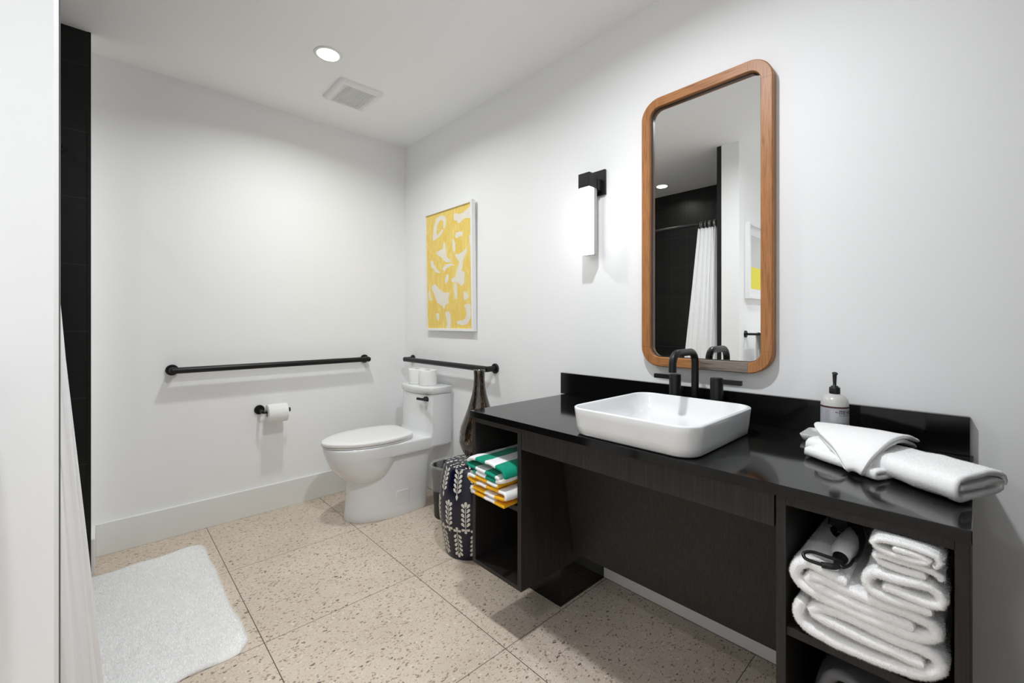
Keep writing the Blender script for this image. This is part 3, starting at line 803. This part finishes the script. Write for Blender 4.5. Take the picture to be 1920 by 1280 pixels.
# ================================================================== VASE
VX, VY, VZ = -.274, -1.240, .4495
vp = [(.0, 0), (.046, 0), (.050, .003), (.054, .010), (.068, .028), (.083, .052), (.096, .080), (.1025, .108), (.102, .140), (.094, .178), (.078, .218), (.063, .258), (.050, .298), (.0385, .338), (.031, .378), (.0280, .415), (.0285, .445), (.0298, .462), (.0285, .464), (.0255, .462), (.024, .43), (.024, .40)]
va = MB().lathe(vp[1:], (VX, VY, VZ), 64).build('mosaic_vase', mosaic_m, origin=(VX, VY, VZ))
tag(va, 'tall brown mosaic bottle vase standing on the navy drum stool', 'vase')

# ================================================================== VANITY
FX = -.595
def cabinet(y0, y1, shelf_z, label, back, plinth):
    c = empty('open_shelf_cabinet', ((FX) / 2, (y0 + y1) / 2, 0), label, 'cabinet', 'open cabinets under the black countertop')
    T = .019; zb, zt = .201, .7795
    MB().box(FX, -.017, y1 - T, y1, zb, zt).build('side_panel', espresso, c, bevel=.0008)
    MB().box(FX, -.017, y0, y0 + T, zb, zt).build('side_panel', espresso, c, bevel=.0008)
    MB().box(FX, -.017, y0 + T, y1 - T, zt - T, zt).build('top_panel', espresso, c, bevel=.0008)
    MB().box(FX, -.017, y0 + T, y1 - T, zb, zb + T - .004).build('bottom_panel', espresso, c, bevel=.0008)
    MB().box(FX + .004, -.026 if back else -.02, y0 + T, y1 - T, shelf_z - .018, shelf_z).build('shelf', espresso, c, bevel=.0008)
    if back: MB().box(-.025, -.017, y0 + T, y1 - T, zb + T, zt - T).build('back_panel', espresso, c)
    MB().box(-.319, -.018, plinth[0], plinth[1], 0, zb).build('plinth', quartz_m, c, bevel=.001)
    return c
cabinet(-1.8735, -1.5955, .496, 'dark open shelf cabinet at the left end of the vanity holding striped towels', True, (-1.820, -1.64))
cabinet(-2.9675, -2.6735, .497, 'dark open shelf cabinet at the right end of the vanity holding white towels', False, (-2.91, -2.73))
pn = MB().box(FX, FX + .019, -2.670, -1.876, .706, .7790).build('apron_panel', espresso, bevel=.0008)
tag(pn, 'long narrow dark wood apron board under the countertop edge', 'panel')
def knee(z): return -.302 - (z - .238) * .179
mb = MB(); ya, yb = -2.6725, -1.8745; x0, x1 = knee(.238), knee(.7790)
mb.add([(x0, ya, .238), (x0, yb, .238), (x1, yb, .7790), (x1, ya, .7790), (x0 + .018, ya, .238), (x0 + .018, yb, .238), (x1 + .018, yb, .7790), (x1 + .018, ya, .7790)],
       [(0, 3, 2, 1), (4, 5, 6, 7), (0, 1, 5, 4), (2, 3, 7, 6), (0, 4, 7, 3), (1, 2, 6, 5)])
kp = mb.build('knee_panel', espresso)
tag(kp, 'large slanted dark wood panel recessed under the basin', 'panel')
ct = MB().box(-.605, -.002, -2.970, -1.590, .7800, .8045).build('countertop', quartz_m, bevel=.0012)
tag(ct, 'polished black stone countertop running across both open cabinets', 'countertop')
bs = MB().box(-.020, -.0005, -2.963, -1.565, .8050, .907).build('backsplash', quartz_m, bevel=.001)
tag(bs, 'low black stone backsplash strip along the wall behind the basin', 'backsplash')

# ================================================================== BASIN
ba = empty('vessel_basin', (-.38, -2.29, .8045), 'white rectangular vessel basin with rounded corners on the black countertop', 'sink')
BCX, BCY = -.379, -2.292
def br(hx, hy, z, r): return [(a, b_, z) for a, b_ in rrect(BCX, BCY, hx, hy, r, 10)]
zb = .8050
rings = [br(.200, .184, zb, .050), br(.208, .191, zb + .001, .054), br(.2145, .1965, zb + .006, .056), br(.2180, .1995, zb + .030, .057), br(.2210, .2025, zb + .062, .058), br(.2235, .2045, zb + .081, .059),
         br(.2225, .2035, zb + .0845, .058), br(.219, .200, zb + .0858, .055), br(.2155, .1965, zb + .0850, .052), br(.2135, .1945, zb + .081, .050), br(.208, .189, zb + .055, .050), br(.196, .178, zb + .028, .055), br(.170, .152, zb + .0155, .07), br(.12, .10, zb + .0120, .08), br(.04, .035, zb + .0105, .03)]
MB().loft(rings, 0, True, True).build('bowl', ceramic, ba)
MB().lathe([(.0, .0), (.021, 0), (.022, .002), (.018, .003), (.0, .0035)][1:4], (BCX, BCY, zb + .0118), 28).build('drain', black, ba)

# ================================================================== FAUCET
fa = empty('faucet', (-.075, -2.26, .8045), 'matte black widespread faucet with square arch spout behind the basin', 'faucet')
MB().tube(fillet([(-.075, -2.262, .805), (-.075, -2.262, 1.048), (-.250, -2.262, 1.048), (-.250, -2.262, .984)], .040, 10), .0130, 24).build('spout', black, fa)
MB().tube([(-.075, -2.262, .8046), (-.075, -2.262, .8085)], .022, 28).build('spout_base', black, fa)
for yy, sg in ((-2.186, 1), (-2.341, -1)):
    h_ = MB().tube([(-.078, yy, .8046), (-.078, yy, .955), (-.078, yy, .9575)], [.0215, .0215, .020], 32).build('handle_post', black, fa)
    hl = MB().box(-.085, -.071, min(yy, yy + sg * .084), max(yy, yy + sg * .084), .938, .9545).build('handle_lever', black, h_, bevel=.001)

# ================================================================== SOAP BOTTLE
BX, BY, BZ0_ = -.108, -2.690, .8180
bo = empty('soap_bottle', (BX, BY, BZ0_), 'pale hand soap pump bottle standing on the counter behind the folded washcloth', 'soap bottle')
HB = -.012
prof = [(.030, 0), (.033, .002), (.034, .006), (.034, .090), (.0338, .104), (.031, .114), (.025, .122), (.017, .127), (.0125, .129), (.0125, .134)]
MB().lathe(prof, (BX, BY, BZ0_), 48).build('bottle', bottle_m, bo)
zz = BZ0_ + .129
MB().lathe([(.0125, 0), (.0135, .001), (.0135, .017), (.0125, .019), (.009, .019), (.009, .0225), (.0045, .023), (.0042, .030), (.0052, .050), (.0055, .054), (.004, .056)], (BX, BY, zz), 24).build('pump_collar', blackp, bo)
noz = MB().tube([(BX - .007, BY - .003, zz + .0565), (BX - .004, BY - .002, zz + .0585), (BX + .004, BY + .0005, zz + .0590), (BX + .020, BY + .004, zz + .0560)], [.0045, .0070, .0070, .0042], 16, flat=.62).build('pump_head', blackp, bo)
tc_ = math.atan2(cam.location.y - BY, cam.location.x - BX)   # side of the label that faces the room
def cyl(r_, th0): return lambda x, y: (BX + r_ * math.cos(th0 + x / r_), BY + r_ * math.sin(th0 + x / r_), BZ0_ + y)
mb = MB(); seg = 60; R_ = .0343
def band(th0, th1, z0, z1, mi, r_=R_):
    n = max(4, int((th1 - th0) / .1)); m_ = cyl(r_, 0)
    vs = []; 
    for k in range(n + 1):
        a = th0 + (th1 - th0) * k / n; vs += [m_(a * r_, z0), m_(a * r_, z1)]
    mb.add(vs, [(2 * k, 2 * k + 2, 2 * k + 3, 2 * k + 1) for k in range(n)], mi, True)
band(tc_ - 2.6, tc_ + 2.9, .006, .0905, 0)
band(tc_ - 2.6, tc_ + 2.9, .0905, .0955, 1, R_ + .0001)
f0 = tc_ + .30
def T(s_, size, x, y, mi, bold=0.0, space=1.0): text_into(mb, s_, size, lambda u, v_: cyl(R_ + .0003, f0)(u + x, v_ + y), mi, bold, space=space)
GL = {'M': (1.35, [(0, .24, 0, 1), (.24, 1.35, .80, 1), (.555, .795, 0, .8), (1.11, 1.35, 0, .8)]), 'E': (.85, [(0, .26, 0, 1), (.26, .82, 0, .17), (.26, .72, .42, .58), (.26, .82, .83, 1)]),
      'Y': (1.0, [(0, .24, .5, 1), (.76, 1.0, .5, 1), (0, 1.0, .38, .52), (.38, .62, 0, .4)]), 'R': (.95, [(0, .26, 0, 1), (.26, .9, .84, 1), (.66, .9, .5, .84), (.26, .9, .40, .55), (.62, .88, 0, .40)]),
      "'": (.3, [(.04, .22, .68, 1)]), 'S': (.85, [(0, .85, .84, 1), (0, .25, .5, .84), (0, .85, .42, .58), (.6, .85, .16, .42), (0, .85, 0, .16)])}
def block_word(w_, h_, x, y, mi):
    m_ = cyl(R_ + .0004, f0)
    for ch in w_:
        adv, rects = GL[ch]
        for a0, a1, b0, b1 in rects:
            n = 4; vs = []
            for k in range(n + 1):
                xx = x + (a0 + (a1 - a0) * k / n) * h_ * .72; vs += [m_(xx, y + b0 * h_), m_(xx, y + b1 * h_)]
            mb.add(vs, [(2 * k, 2 * k + 2, 2 * k + 3, 2 * k + 1) for k in range(n)], mi)
        x += (adv + .16) * h_ * .72
T('Mrs.', .0042, -.0088, .0785, 2, .00008)
block_word("MEYER'S", .0105, .0004, .0750, 2)
T('CLEAN DAY', .0072, .0006, .0685, 2, .00008, 1.2)
for k, (s_, sz) in enumerate((('SCRUBBED UP ', .0032), ('HAND SOAP', .0032), ('LIQUID', .0032))): pass
for k in range(3): 
    band(f0 - .0075 / R_, f0 + .03 / R_, .0635 - k * .0032, .0644 - k * .0032, 3, R_ + .0002)
for k in range(4):
    band(f0 - .0075 / R_, f0 + (.010 + .003 * (k % 2)) / R_, .0500 - k * .0042, .0512 - k * .0042, 3, R_ + .0002)
for k in range(9): band(f0 - (.0335 - k * .0014) / R_, f0 - (.0331 - k * .0014) / R_, .012, .086, 3, R_ + .0002)
for k in range(2): band(f0 - (.0385 - k * .0014) / R_, f0 - (.0381 - k * .0014) / R_, .012, .072, 3, R_ + .0002)
m_ = cyl(R_ + .0004, f0); m2 = cyl(R_ + .0006, f0)
mb.add([m_(.0185 + .0065 * math.cos(a), .0430 + .0065 * math.sin(a)) for a in [2 * PI * k / 24 for k in range(24)]], [tuple(range(24))], 4)
mb.add([m2(.0185 + .0053 * math.cos(a), .0430 + .0053 * math.sin(a)) for a in [2 * PI * k / 24 for k in range(24)]], [tuple(range(24))], 5)
mb.build('label_wrap', [lab_m, plum, ink, simple('fine_print', (.30, .30, .33), .5), purple, simple('label_white', (.75, .72, .74), .5)], bo)

# soap dish (the bottle stands on it)
mb = MB()
def dr(hx, hy, z, r): return [(a, b_, z) for a, b_ in rrect(-.100, -2.672, hx, hy, r, 6)]
mb.loft([dr(.050, .050, .8048, .008), dr(.053, .053, .806, .009), dr(.060, .060, .8235, .011), dr(.0595, .0595, .8245, .011), dr(.0565, .0565, .8243, .009), dr(.050, .050, .8178, .007), dr(.01, .01, .8176, .003)], 0, True, True)
sd = mb.build('soap_dish', soapw)
tag(sd, 'small white square dish on the counter under the soap bottle', 'dish')

# ================================================================== COUNTER TOWELS
O = Vector((-.300, -2.662, 0)); d_ = Vector((-.50, -.866, 0)).normalized()
wA = Vector((.93, -.36, 0)).normalized()
def secE(o, wv, W_, hgt, lst): return [tuple(o + wv * (a * W_) + Vector((0, 0, .8055 + b_ * hgt))) for a, b_ in lst]
spiral = [(.12, .52), (.45, .50), (.80, .52), (.93, .44), (.92, .27), (.75, .17), (.35, .15), (.10, .17), (.04, .35), (.04, .62), (.12, .82), (.35, .87), (.72, .86), (.95, .74), (.995, .52), (.97, .40)]
Rr = Vector((-.487, -2.948, 0)); wA = Vector((.912, -.41, 0)).normalized()
mb = MB()
EA = secE(Rr, wA, .168, .056, spiral); EB = secE(O + Vector((.01, .005, 0)), Vector((.9, -.43, 0)).normalized(), .15, .040, spiral)
ribbon(mb, EA, EB, .0125, step=.010, vstep=.018, wob=.003, mid=(.006, 0, .003), seed=3)
flap = [(.45, .13), (.15, .11), (-.06, .12), (-.16, .22), (-.15, .38), (-.03, .44), (.10, .42)]
midp = O.lerp(Rr, .60)
ribbon(mb, secE(midp, wA, .15, .046, flap), secE(O.lerp(Rr, .05), wA, .15, .050, flap), .010, step=.010, vstep=.018, wob=.002, seed=5)
add_fuzz(mb, 70000, .0020, .00028, .45)
hand = mb.build('folded_hand_towel', [terry, terry_pile])
tag(hand, 'white hand towel folded lengthwise, hanging over the right end of the countertop', 'towel', 'white towels on the countertop')
mb = MB()
FA = [(-.105, -2.872, .842), (-.17, -2.872, .858), (-.26, -2.858, .880), (-.35, -2.838, .878), (-.415, -2.815, .850), (-.438, -2.803, .822), (-.425, -2.803, .815), (-.40, -2.812, .832), (-.34, -2.832, .862), (-.26, -2.852, .867), (-.17, -2.866, .846), (-.12, -2.868, .830)]
FB = [(-.165, -2.660, .862), (-.195, -2.662, .868), (-.24, -2.668, .872), (-.30, -2.690, .866), (-.365, -2.735, .846), (-.415, -2.768, .818), (-.405, -2.764, .812), (-.36, -2.735, .834), (-.30, -2.695, .853), (-.24, -2.674, .859), (-.195, -2.666, .857), (-.17, -2.664, .852)]
ribbon(mb, FA, FB, .0085, step=.008, vstep=.014, wob=.002, mid=(0, 0, .006), seed=9)
add_fuzz(mb, 36000, .0014, .00025, .45)
wc = mb.build('folded_washcloth', [terry, terry_pile])
tag(wc, 'white washcloth folded into a fan on top of the hand towel', 'washcloth', 'white towels on the countertop')

# ================================================================== TOWELS IN RIGHT CABINET
def ext(path, x, dy=0.0, dz=0.0, sq=1.0, yc=None):
    return [(x + random.uniform(-.002, .002), ((p[0] - yc) * sq + yc if yc else p[0]) + dy, p[1] + dz) for p in path]
def shelf_towel(path, x0, x1, t, n, label, fl=.0036, seed=0, mats=None, stripe=None, group=None, name='folded_bath_towel', cat='towel', dz=0, dzb=0):
    mb = MB(); A_ = ext(path, x0, dz=dz); B_ = ext(path, x1, sq=.97, yc=-2.81 if stripe is None else -1.74, dz=dz + dzb)
    ribbon(mb, B_, A_, t, step=.011, vstep=.030, wob=.0032 if stripe is None else .0034, stripe=stripe, seed=seed)
    add_fuzz(mb, n, fl, .00030, .55, off=1 if stripe is None else 2, faces=(lambda nr, ct: 1.0 + 3.0 * (ct[:, 0] < x0 + .06)))
    o = mb.build(name, mats or [terry, terry_pile])
    return tag(o, label, cat, group)
PA = [(-2.911, .5425), (-2.838, .5435), (-2.765, .5485), (-2.742, .5535), (-2.745, .566), (-2.776, .573), (-2.858, .568), (-2.913, .5665), (-2.930, .556), (-2.926, .537), (-2.895, .518), (-2.818, .5115), (-2.750, .5155), (-2.722, .526), (-2.716, .548), (-2.724, .570)]
PBz = [(-2.898, .603), (-2.838, .604), (-2.763, .611), (-2.737, .617), (-2.740, .628), (-2.762, .629), (-2.818, .624), (-2.905, .624), (-2.926, .613), (-2.922, .596), (-2.877, .586), (-2.797, .590), (-2.740, .598), (-2.716, .611), (-2.710, .630), (-2.718, .647), (-2.736, .655), (-2.758, .650), (-2.778, .6455), (-2.800, .640)]
PC = [(-2.922, .6475), (-2.877, .6455), (-2.848, .6475), (-2.834, .655), (-2.833, .670), (-2.843, .683), (-2.877, .686), (-2.918, .690), (-2.932, .681), (-2.933, .667), (-2.920, .662), (-2.880, .665), (-2.855, .665)]
PD1 = [(-2.914, .7040), (-2.877, .7035), (-2.854, .7035), (-2.846, .709), (-2.848, .7175), (-2.877, .7185), (-2.918, .7175), (-2.932, .7125), (-2.931, .7060)]
PD2 = [(-2.872, .743), (-2.910, .7415), (-2.921, .7375)]
PD2 = [(-2.870, .7420), (-2.913, .7405), (-2.919, .7330), (-2.882, .7300), (-2.855, .7330), (-2.843, .7410), (-2.847, .7500), (-2.877, .7535), (-2.915, .7525), (-2.931, .7460), (-2.932, .7350), (-2.925, .7275)]
GRP = 'white towels folded in the right cabinet'
shelf_towel(PA, -.605, -.16, .0205, 85000, 'bottom thick white bath towel on the middle shelf of the right cabinet', seed=1, group=GRP)
shelf_towel(PBz, -.607, -.16, .0205, 85000, 'thick white bath towel under the hair dryer and above the bottom one', seed=2, group=GRP)
shelf_towel(PC, -.618, -.28, .0165, 45000, 'white hand towel lying between the upper bath towel and the washcloths', seed=3, group=GRP, name='folded_hand_towel')
shelf_towel(PD1, -.612, -.30, .0120, 26000, 'thin white washcloth second from the top of the stack', fl=.0030, seed=4, group=GRP, name='folded_washcloth', cat='washcloth')
shelf_towel(PD2, -.622, -.30, .0105, 30000, 'topmost white washcloth touching the cabinet top', fl=.0030, seed=5, group=GRP, name='folded_washcloth', cat='washcloth')
# grey towel in the lower bay
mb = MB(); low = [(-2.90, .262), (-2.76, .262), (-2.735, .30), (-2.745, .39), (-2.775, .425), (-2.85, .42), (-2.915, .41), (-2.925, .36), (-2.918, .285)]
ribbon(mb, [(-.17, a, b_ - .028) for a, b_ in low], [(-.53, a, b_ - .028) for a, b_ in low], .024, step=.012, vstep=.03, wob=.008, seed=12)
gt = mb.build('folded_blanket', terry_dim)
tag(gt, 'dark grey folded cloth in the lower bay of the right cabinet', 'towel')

# ================================================================== STRIPED TOWELS
PG = [(-1.806, .597), (-1.734, .6005), (-1.668, .6025), (-1.629, .6045), (-1.622, .619), (-1.652, .635), (-1.740, .637), (-1.812, .631), (-1.838, .614), (-1.826, .5905), (-1.785, .583), (-1.709, .5845), (-1.660, .588)]
PY = [(-1.835, .5030), (-1.758, .5055), (-1.676, .5075), (-1.645, .5130), (-1.650, .5250), (-1.715, .5250), (-1.800, .5240), (-1.838, .5300), (-1.843, .5430), (-1.825, .5500), (-1.740, .5490), (-1.680, .5480), (-1.650, .5500), (-1.628, .5580), (-1.640, .5690), (-1.740, .5680), (-1.805, .5670)]
GS = 'striped towels in the left cabinet'
shelf_towel(PG, -.644, -.22, .0135, 26000, 'green and white striped towel folded on top in the left cabinet', fl=.0018, seed=6, mats=[green, terry, green_pile, terry_pile], stripe=lambda s_: int((s_ + .100) / .058) % 2, group=GS, name='striped_towel')
shelf_towel(PY, -.644, -.22, .0130, 28000, 'yellow and white striped towel folded beneath the green one', fl=.0018, seed=7, mats=[yellow, terry, yellow_pile, terry_pile], stripe=lambda s_: int((s_ + .010) / .058) % 2, group=GS, name='striped_towel')

# ================================================================== HAIR DRYER ON THE UPPER BATH TOWEL
hd = empty('hair_dryer', (-.50, -2.785, .650), 'compact white hair dryer with black cord lying on the white bath towels', 'hair dryer')
mb = MB(); mb.tube([(-.560, -2.782, .670), (-.556, -2.782, .671), (-.535, -2.783, .673), (-.50, -2.786, .6765), (-.45, -2.790, .679), (-.425, -2.792, .680), (-.418, -2.792, .680)], [.012, .0175, .0205, .0225, .0205, .015, .007], 28)
mb.build('body', simple('dryer_white', (.55, .55, .56), .3), hd)
MB().tube([(-.5595, -2.782, .6695), (-.565, -2.782, .668), (-.580, -2.783, .664)], [.0135, .013, .008], 20).build('cord_boot', blackp, hd)
MB().tube(catmull([(-.574, -2.784, .668), (-.590, -2.786, .667), (-.604, -2.778, .666), (-.612, -2.760, .6655)], 30), .0060, 14).build('strain_relief', blackp, hd)
MB().tube(catmull([(-.611, -2.762, .6655), (-.617, -2.745, .668), (-.620, -2.733, .672), (-.612, -2.730, .678), (-.600, -2.742, .680), (-.590, -2.765, .676), (-.580, -2.788, .671)], 60), .0034, 12).build('cord_loop', blackp, hd)
mb = MB()
for k in range(5):
    o_ = k * .005
    mb.tube(catmull([(-.40, -2.745 - o_, .700 + o_ * .6), (-.42, -2.768, .716 - o_ * .5), (-.46, -2.795 + o_ * .4, .716 - o_ * .8), (-.50, -2.812 + o_ * .5, .700 - o_), (-.535, -2.811 + o_ * .3, .680 - o_ * .7), (-.56, -2.803, .672)], 40), .0030, 10)
mb.tube(catmull([(-.556, -2.803, .671), (-.582, -2.800, .669), (-.598, -2.792, .668), (-.592, -2.786, .670)], 30), .0030, 10)
mb.build('cord_bundle', blackp, hd)
pb = empty('plug_block', (-.37, -2.75, .655), 'black plug block with a round silver screw behind the hair dryer', 'plug')
MB().box(-.402, -.345, -2.772, -2.730, .660, .715).build('plug_body', blackp, pb, bevel=.004)
MB().tube([(-.401, -2.7345, .668), (-.406, -2.7345, .668)], [.0065, .0058], 20).build('screw', chrome, pb)
MB().tube(catmull([(-.402, -2.742, .664), (-.425, -2.746, .659), (-.436, -2.752, .658), (-.430, -2.762, .664)], 20), .0075, 12).build('plug_boot', blackp, pb)
MB().tube(catmull([(-.346, -2.75, .69), (-.25, -2.76, .70), (-.12, -2.75, .69), (-.018, -2.75, .69)], 24), .006, 12).build('cord', blackp, pb)

# ================================================================== RUG
rx0, rx1, ry0, ry1 = -1.862, -1.284, -1.238, -.262
mb = MB(); nx, ny = 60, 96; vs = []
def rug_p(i, j):
    u, v_ = i / nx, j / ny
    a = noise.noise(Vector((v_ * 5, 3.3, 0))) * .012; b_ = noise.noise(Vector((u * 5, 7.7, 0))) * .016
    x = rx0 + (rx1 - rx0) * u + a * (2 * u - 1); y = ry0 + (ry1 - ry0) * v_ + b_ * (2 * v_ - 1)
    # soft corners and a slight clockwise turn
    cu, cv = min(u, 1 - u) / .06, min(v_, 1 - v_) / .04
    if cu < 1 and cv < 1:
        k = (1 - cu) * (1 - cv) * .016; x += k * (1 if u < .5 else -1); y += k * (1 if v_ < .5 else -1)
    y += .022 * (u - .5) * 2 + .010; x += -.008 - .012 * (v_ - .5)
    e = min(min(u, 1 - u) * .59 / .02, min(v_, 1 - v_) * .99 / .02, 1)
    z = .003 + .012 * math.sqrt(max(0, 1 - (1 - e) ** 2)) + noise.noise(Vector((x * 28, y * 28, 0))) * .0022 * e
    return (x, y, z)
for j in range(ny + 1):
    for i in range(nx + 1): vs.append(rug_p(i, j))
W1 = nx + 1
mb.add(vs, [(j * W1 + i, j * W1 + i + 1, (j + 1) * W1 + i + 1, (j + 1) * W1 + i) for j in range(ny) for i in range(nx)], 0, True)
add_fuzz(mb, 150000, .0070, .0006, .45)
bot = []
loop = [(i, 0) for i in range(nx)] + [(nx, j) for j in range(ny)] + [(nx - i, ny) for i in range(nx)] + [(0, ny - j) for j in range(ny)]
base_i = len(mb.v)
for (i, j) in loop: p = rug_p(i, j); bot.append((p[0], p[1], .0006))
mb.add(bot, [tuple(reversed(range(len(bot))))], 0)
off = 0; n_ = len(loop)
for k in range(n_):
    i, j = loop[k]; i2, j2 = loop[(k + 1) % n_]
    mb.f.append((base_i + k, base_i + (k + 1) % n_, j2 * W1 + i2, j * W1 + i)); mb.m.append(0); mb.sm.append(False)
rg = mb.build('bath_rug', [rug_m, rug_pile])
tag(rg, 'white shaggy bath rug on the speckled floor by the shower', 'rug')

# ================================================================== SHOWER CURTAIN AND ROD
RX, RZ = -1.815, 1.936
rd = empty('curtain_rod', (RX, -.92, RZ), 'black shower curtain rod across the tiled shower, seen in the mirror', 'curtain rod')
MB().tube([(RX, -1.632, RZ), (RX, -.2, RZ)], .0125, 20).build('rod', black, rd)
for yy in (-1.631, -.201): MB().tube([(RX, yy - .005, RZ), (RX, yy + .006, RZ)], .028, 24).build('flange', black, rd)
cu_ = empty('shower_curtain', (-1.73, -1.53, .05), 'white shower curtain gathered beside the partition wall end', 'curtain')
mb = MB(); NF = 6.5; nu, nvv = 150, 44; zt_, zb_ = 1.898, .035; grid = []
def curt(u, z):
    f = (zt_ - z) / (zt_ - zb_)
    y0 = -1.628; spread = .168 + .150 * f
    uu = u + .02 * math.sin(3 * u * PI + f * 2)
    y = y0 + spread * (uu ** (1 + .25 * f))
    xc = -1.672 - .074 * z - (.075 * f + .010) * (1 - u) ** 1.3
    amp = (.015 + .004 * f) * (1 - .65 * f * u)
    ph = 2 * PI * NF * u
    x = xc + amp * math.sin(ph + .5 * f * math.sin(5 * u)) + .006 * math.sin(2.3 * ph + 4 * f) * f
    y += .006 * math.sin(2 * ph) * (1 - .3 * f)
    return (x, y, z)
for j in range(nvv + 1):
    z = zt_ + (zb_ - zt_) * j / nvv
    for i in range(nu + 1): grid.append(curt(i / nu, z))
W2 = nu + 1
mb.add(grid, [(j * W2 + i, (j + 1) * W2 + i, (j + 1) * W2 + i + 1, j * W2 + i + 1) for j in range(nvv) for i in range(nu)], 0, True)
cl = mb.build('curtain_cloth', curtm, cu_)
md = cl.modifiers.new('thick', 'SOLIDIFY'); md.thickness = .0012; md.offset = 0
ring0 = None
for k in range(8):
    u = (k + .25) / 8 * .98 + .01; p = curt(u, zt_); yy = p[1]
    if ring0 is None:
        mbr = MB().tube([(RX + .021 * math.cos(a), yy, RZ - .010 + .028 * math.sin(a)) for a in [2 * PI * q_ / 28 for q_ in range(28)]], .0019, 8, closed=True)
        ring0 = mbr.build('curtain_ring', chrome, cu_); y00 = yy
    else:
        r_ = ring0.copy(); sc.collection.objects.link(r_); r_.parent = cu_; r_.location = (0, yy - y00, 0)

# ================================================================== TOWEL BAR + HUNG TOWEL ON PARTITION (mirror)
HXB, HZB = -1.862, 1.068
tbr = empty('towel_bar', (-2.1, -1.788, HZB), 'black towel bar on the partition under the small picture, seen in the mirror', 'towel bar')
MB().tube([(HXB, -1.788, HZB), (HXB, -1.797, HZB), (HXB, -1.799, HZB)], [.026, .026, .024], 24).build('flange', black, tbr)
MB().tube([(HXB - .45, -1.788, HZB), (HXB - .45, -1.797, HZB), (HXB - .45, -1.799, HZB)], [.026, .026, .024], 24).build('flange', black, tbr)
MB().tube(fillet([(HXB, -1.79, HZB), (HXB, -1.880, HZB), (HXB - .45, -1.880, HZB), (HXB - .45, -1.79, HZB)], .012), .009, 14).build('bar', black, tbr)
mb = MB(); rings = []
def hung(u, s_):
    # s_ runs from the back hem over the bar to the front hem
    x = HXB - .004 - u * .34; fold = .010 * math.sin(u * 26) + .006 * math.sin(u * 51 + 1)
    Lb, Lf, r_ = .42, .55, .016
    if s_ < .42: z = HZB - (Lb - s_ / .42 * Lb); y = -1.880 + r_ + .004; k = (Lb - s_ / .42 * Lb) / Lb
    elif s_ < .50:
        a = (s_ - .42) / .08 * PI; z = HZB + r_ * math.sin(a); y = -1.880 + (r_ + .002) * math.cos(a) ; k = 0
    else: k = (s_ - .5) / .5; z = HZB - k * Lf; y = -1.880 - r_ - .006 * min(1, k * 4)
    y += (-1 if s_ > .46 else .6) * abs(fold) * min(1, k * 3); x += fold * .5 * min(1, k * 2)
    return (x, y, z)
n1, n2 = 60, 50
vs = [hung(i / n1, j / n2) for j in range(n2 + 1) for i in range(n1 + 1)]
mb.add(vs, [(j * (n1 + 1) + i, j * (n1 + 1) + i + 1, (j + 1) * (n1 + 1) + i + 1, (j + 1) * (n1 + 1) + i) for j in range(n2) for i in range(n1)], 0, True)
ht = mb.build('hanging_towel', terry); md = ht.modifiers.new('thick', 'SOLIDIFY'); md.thickness = .005; md.offset = 0
tag(ht, 'white towel draped over the black towel bar, seen in the mirror', 'towel')
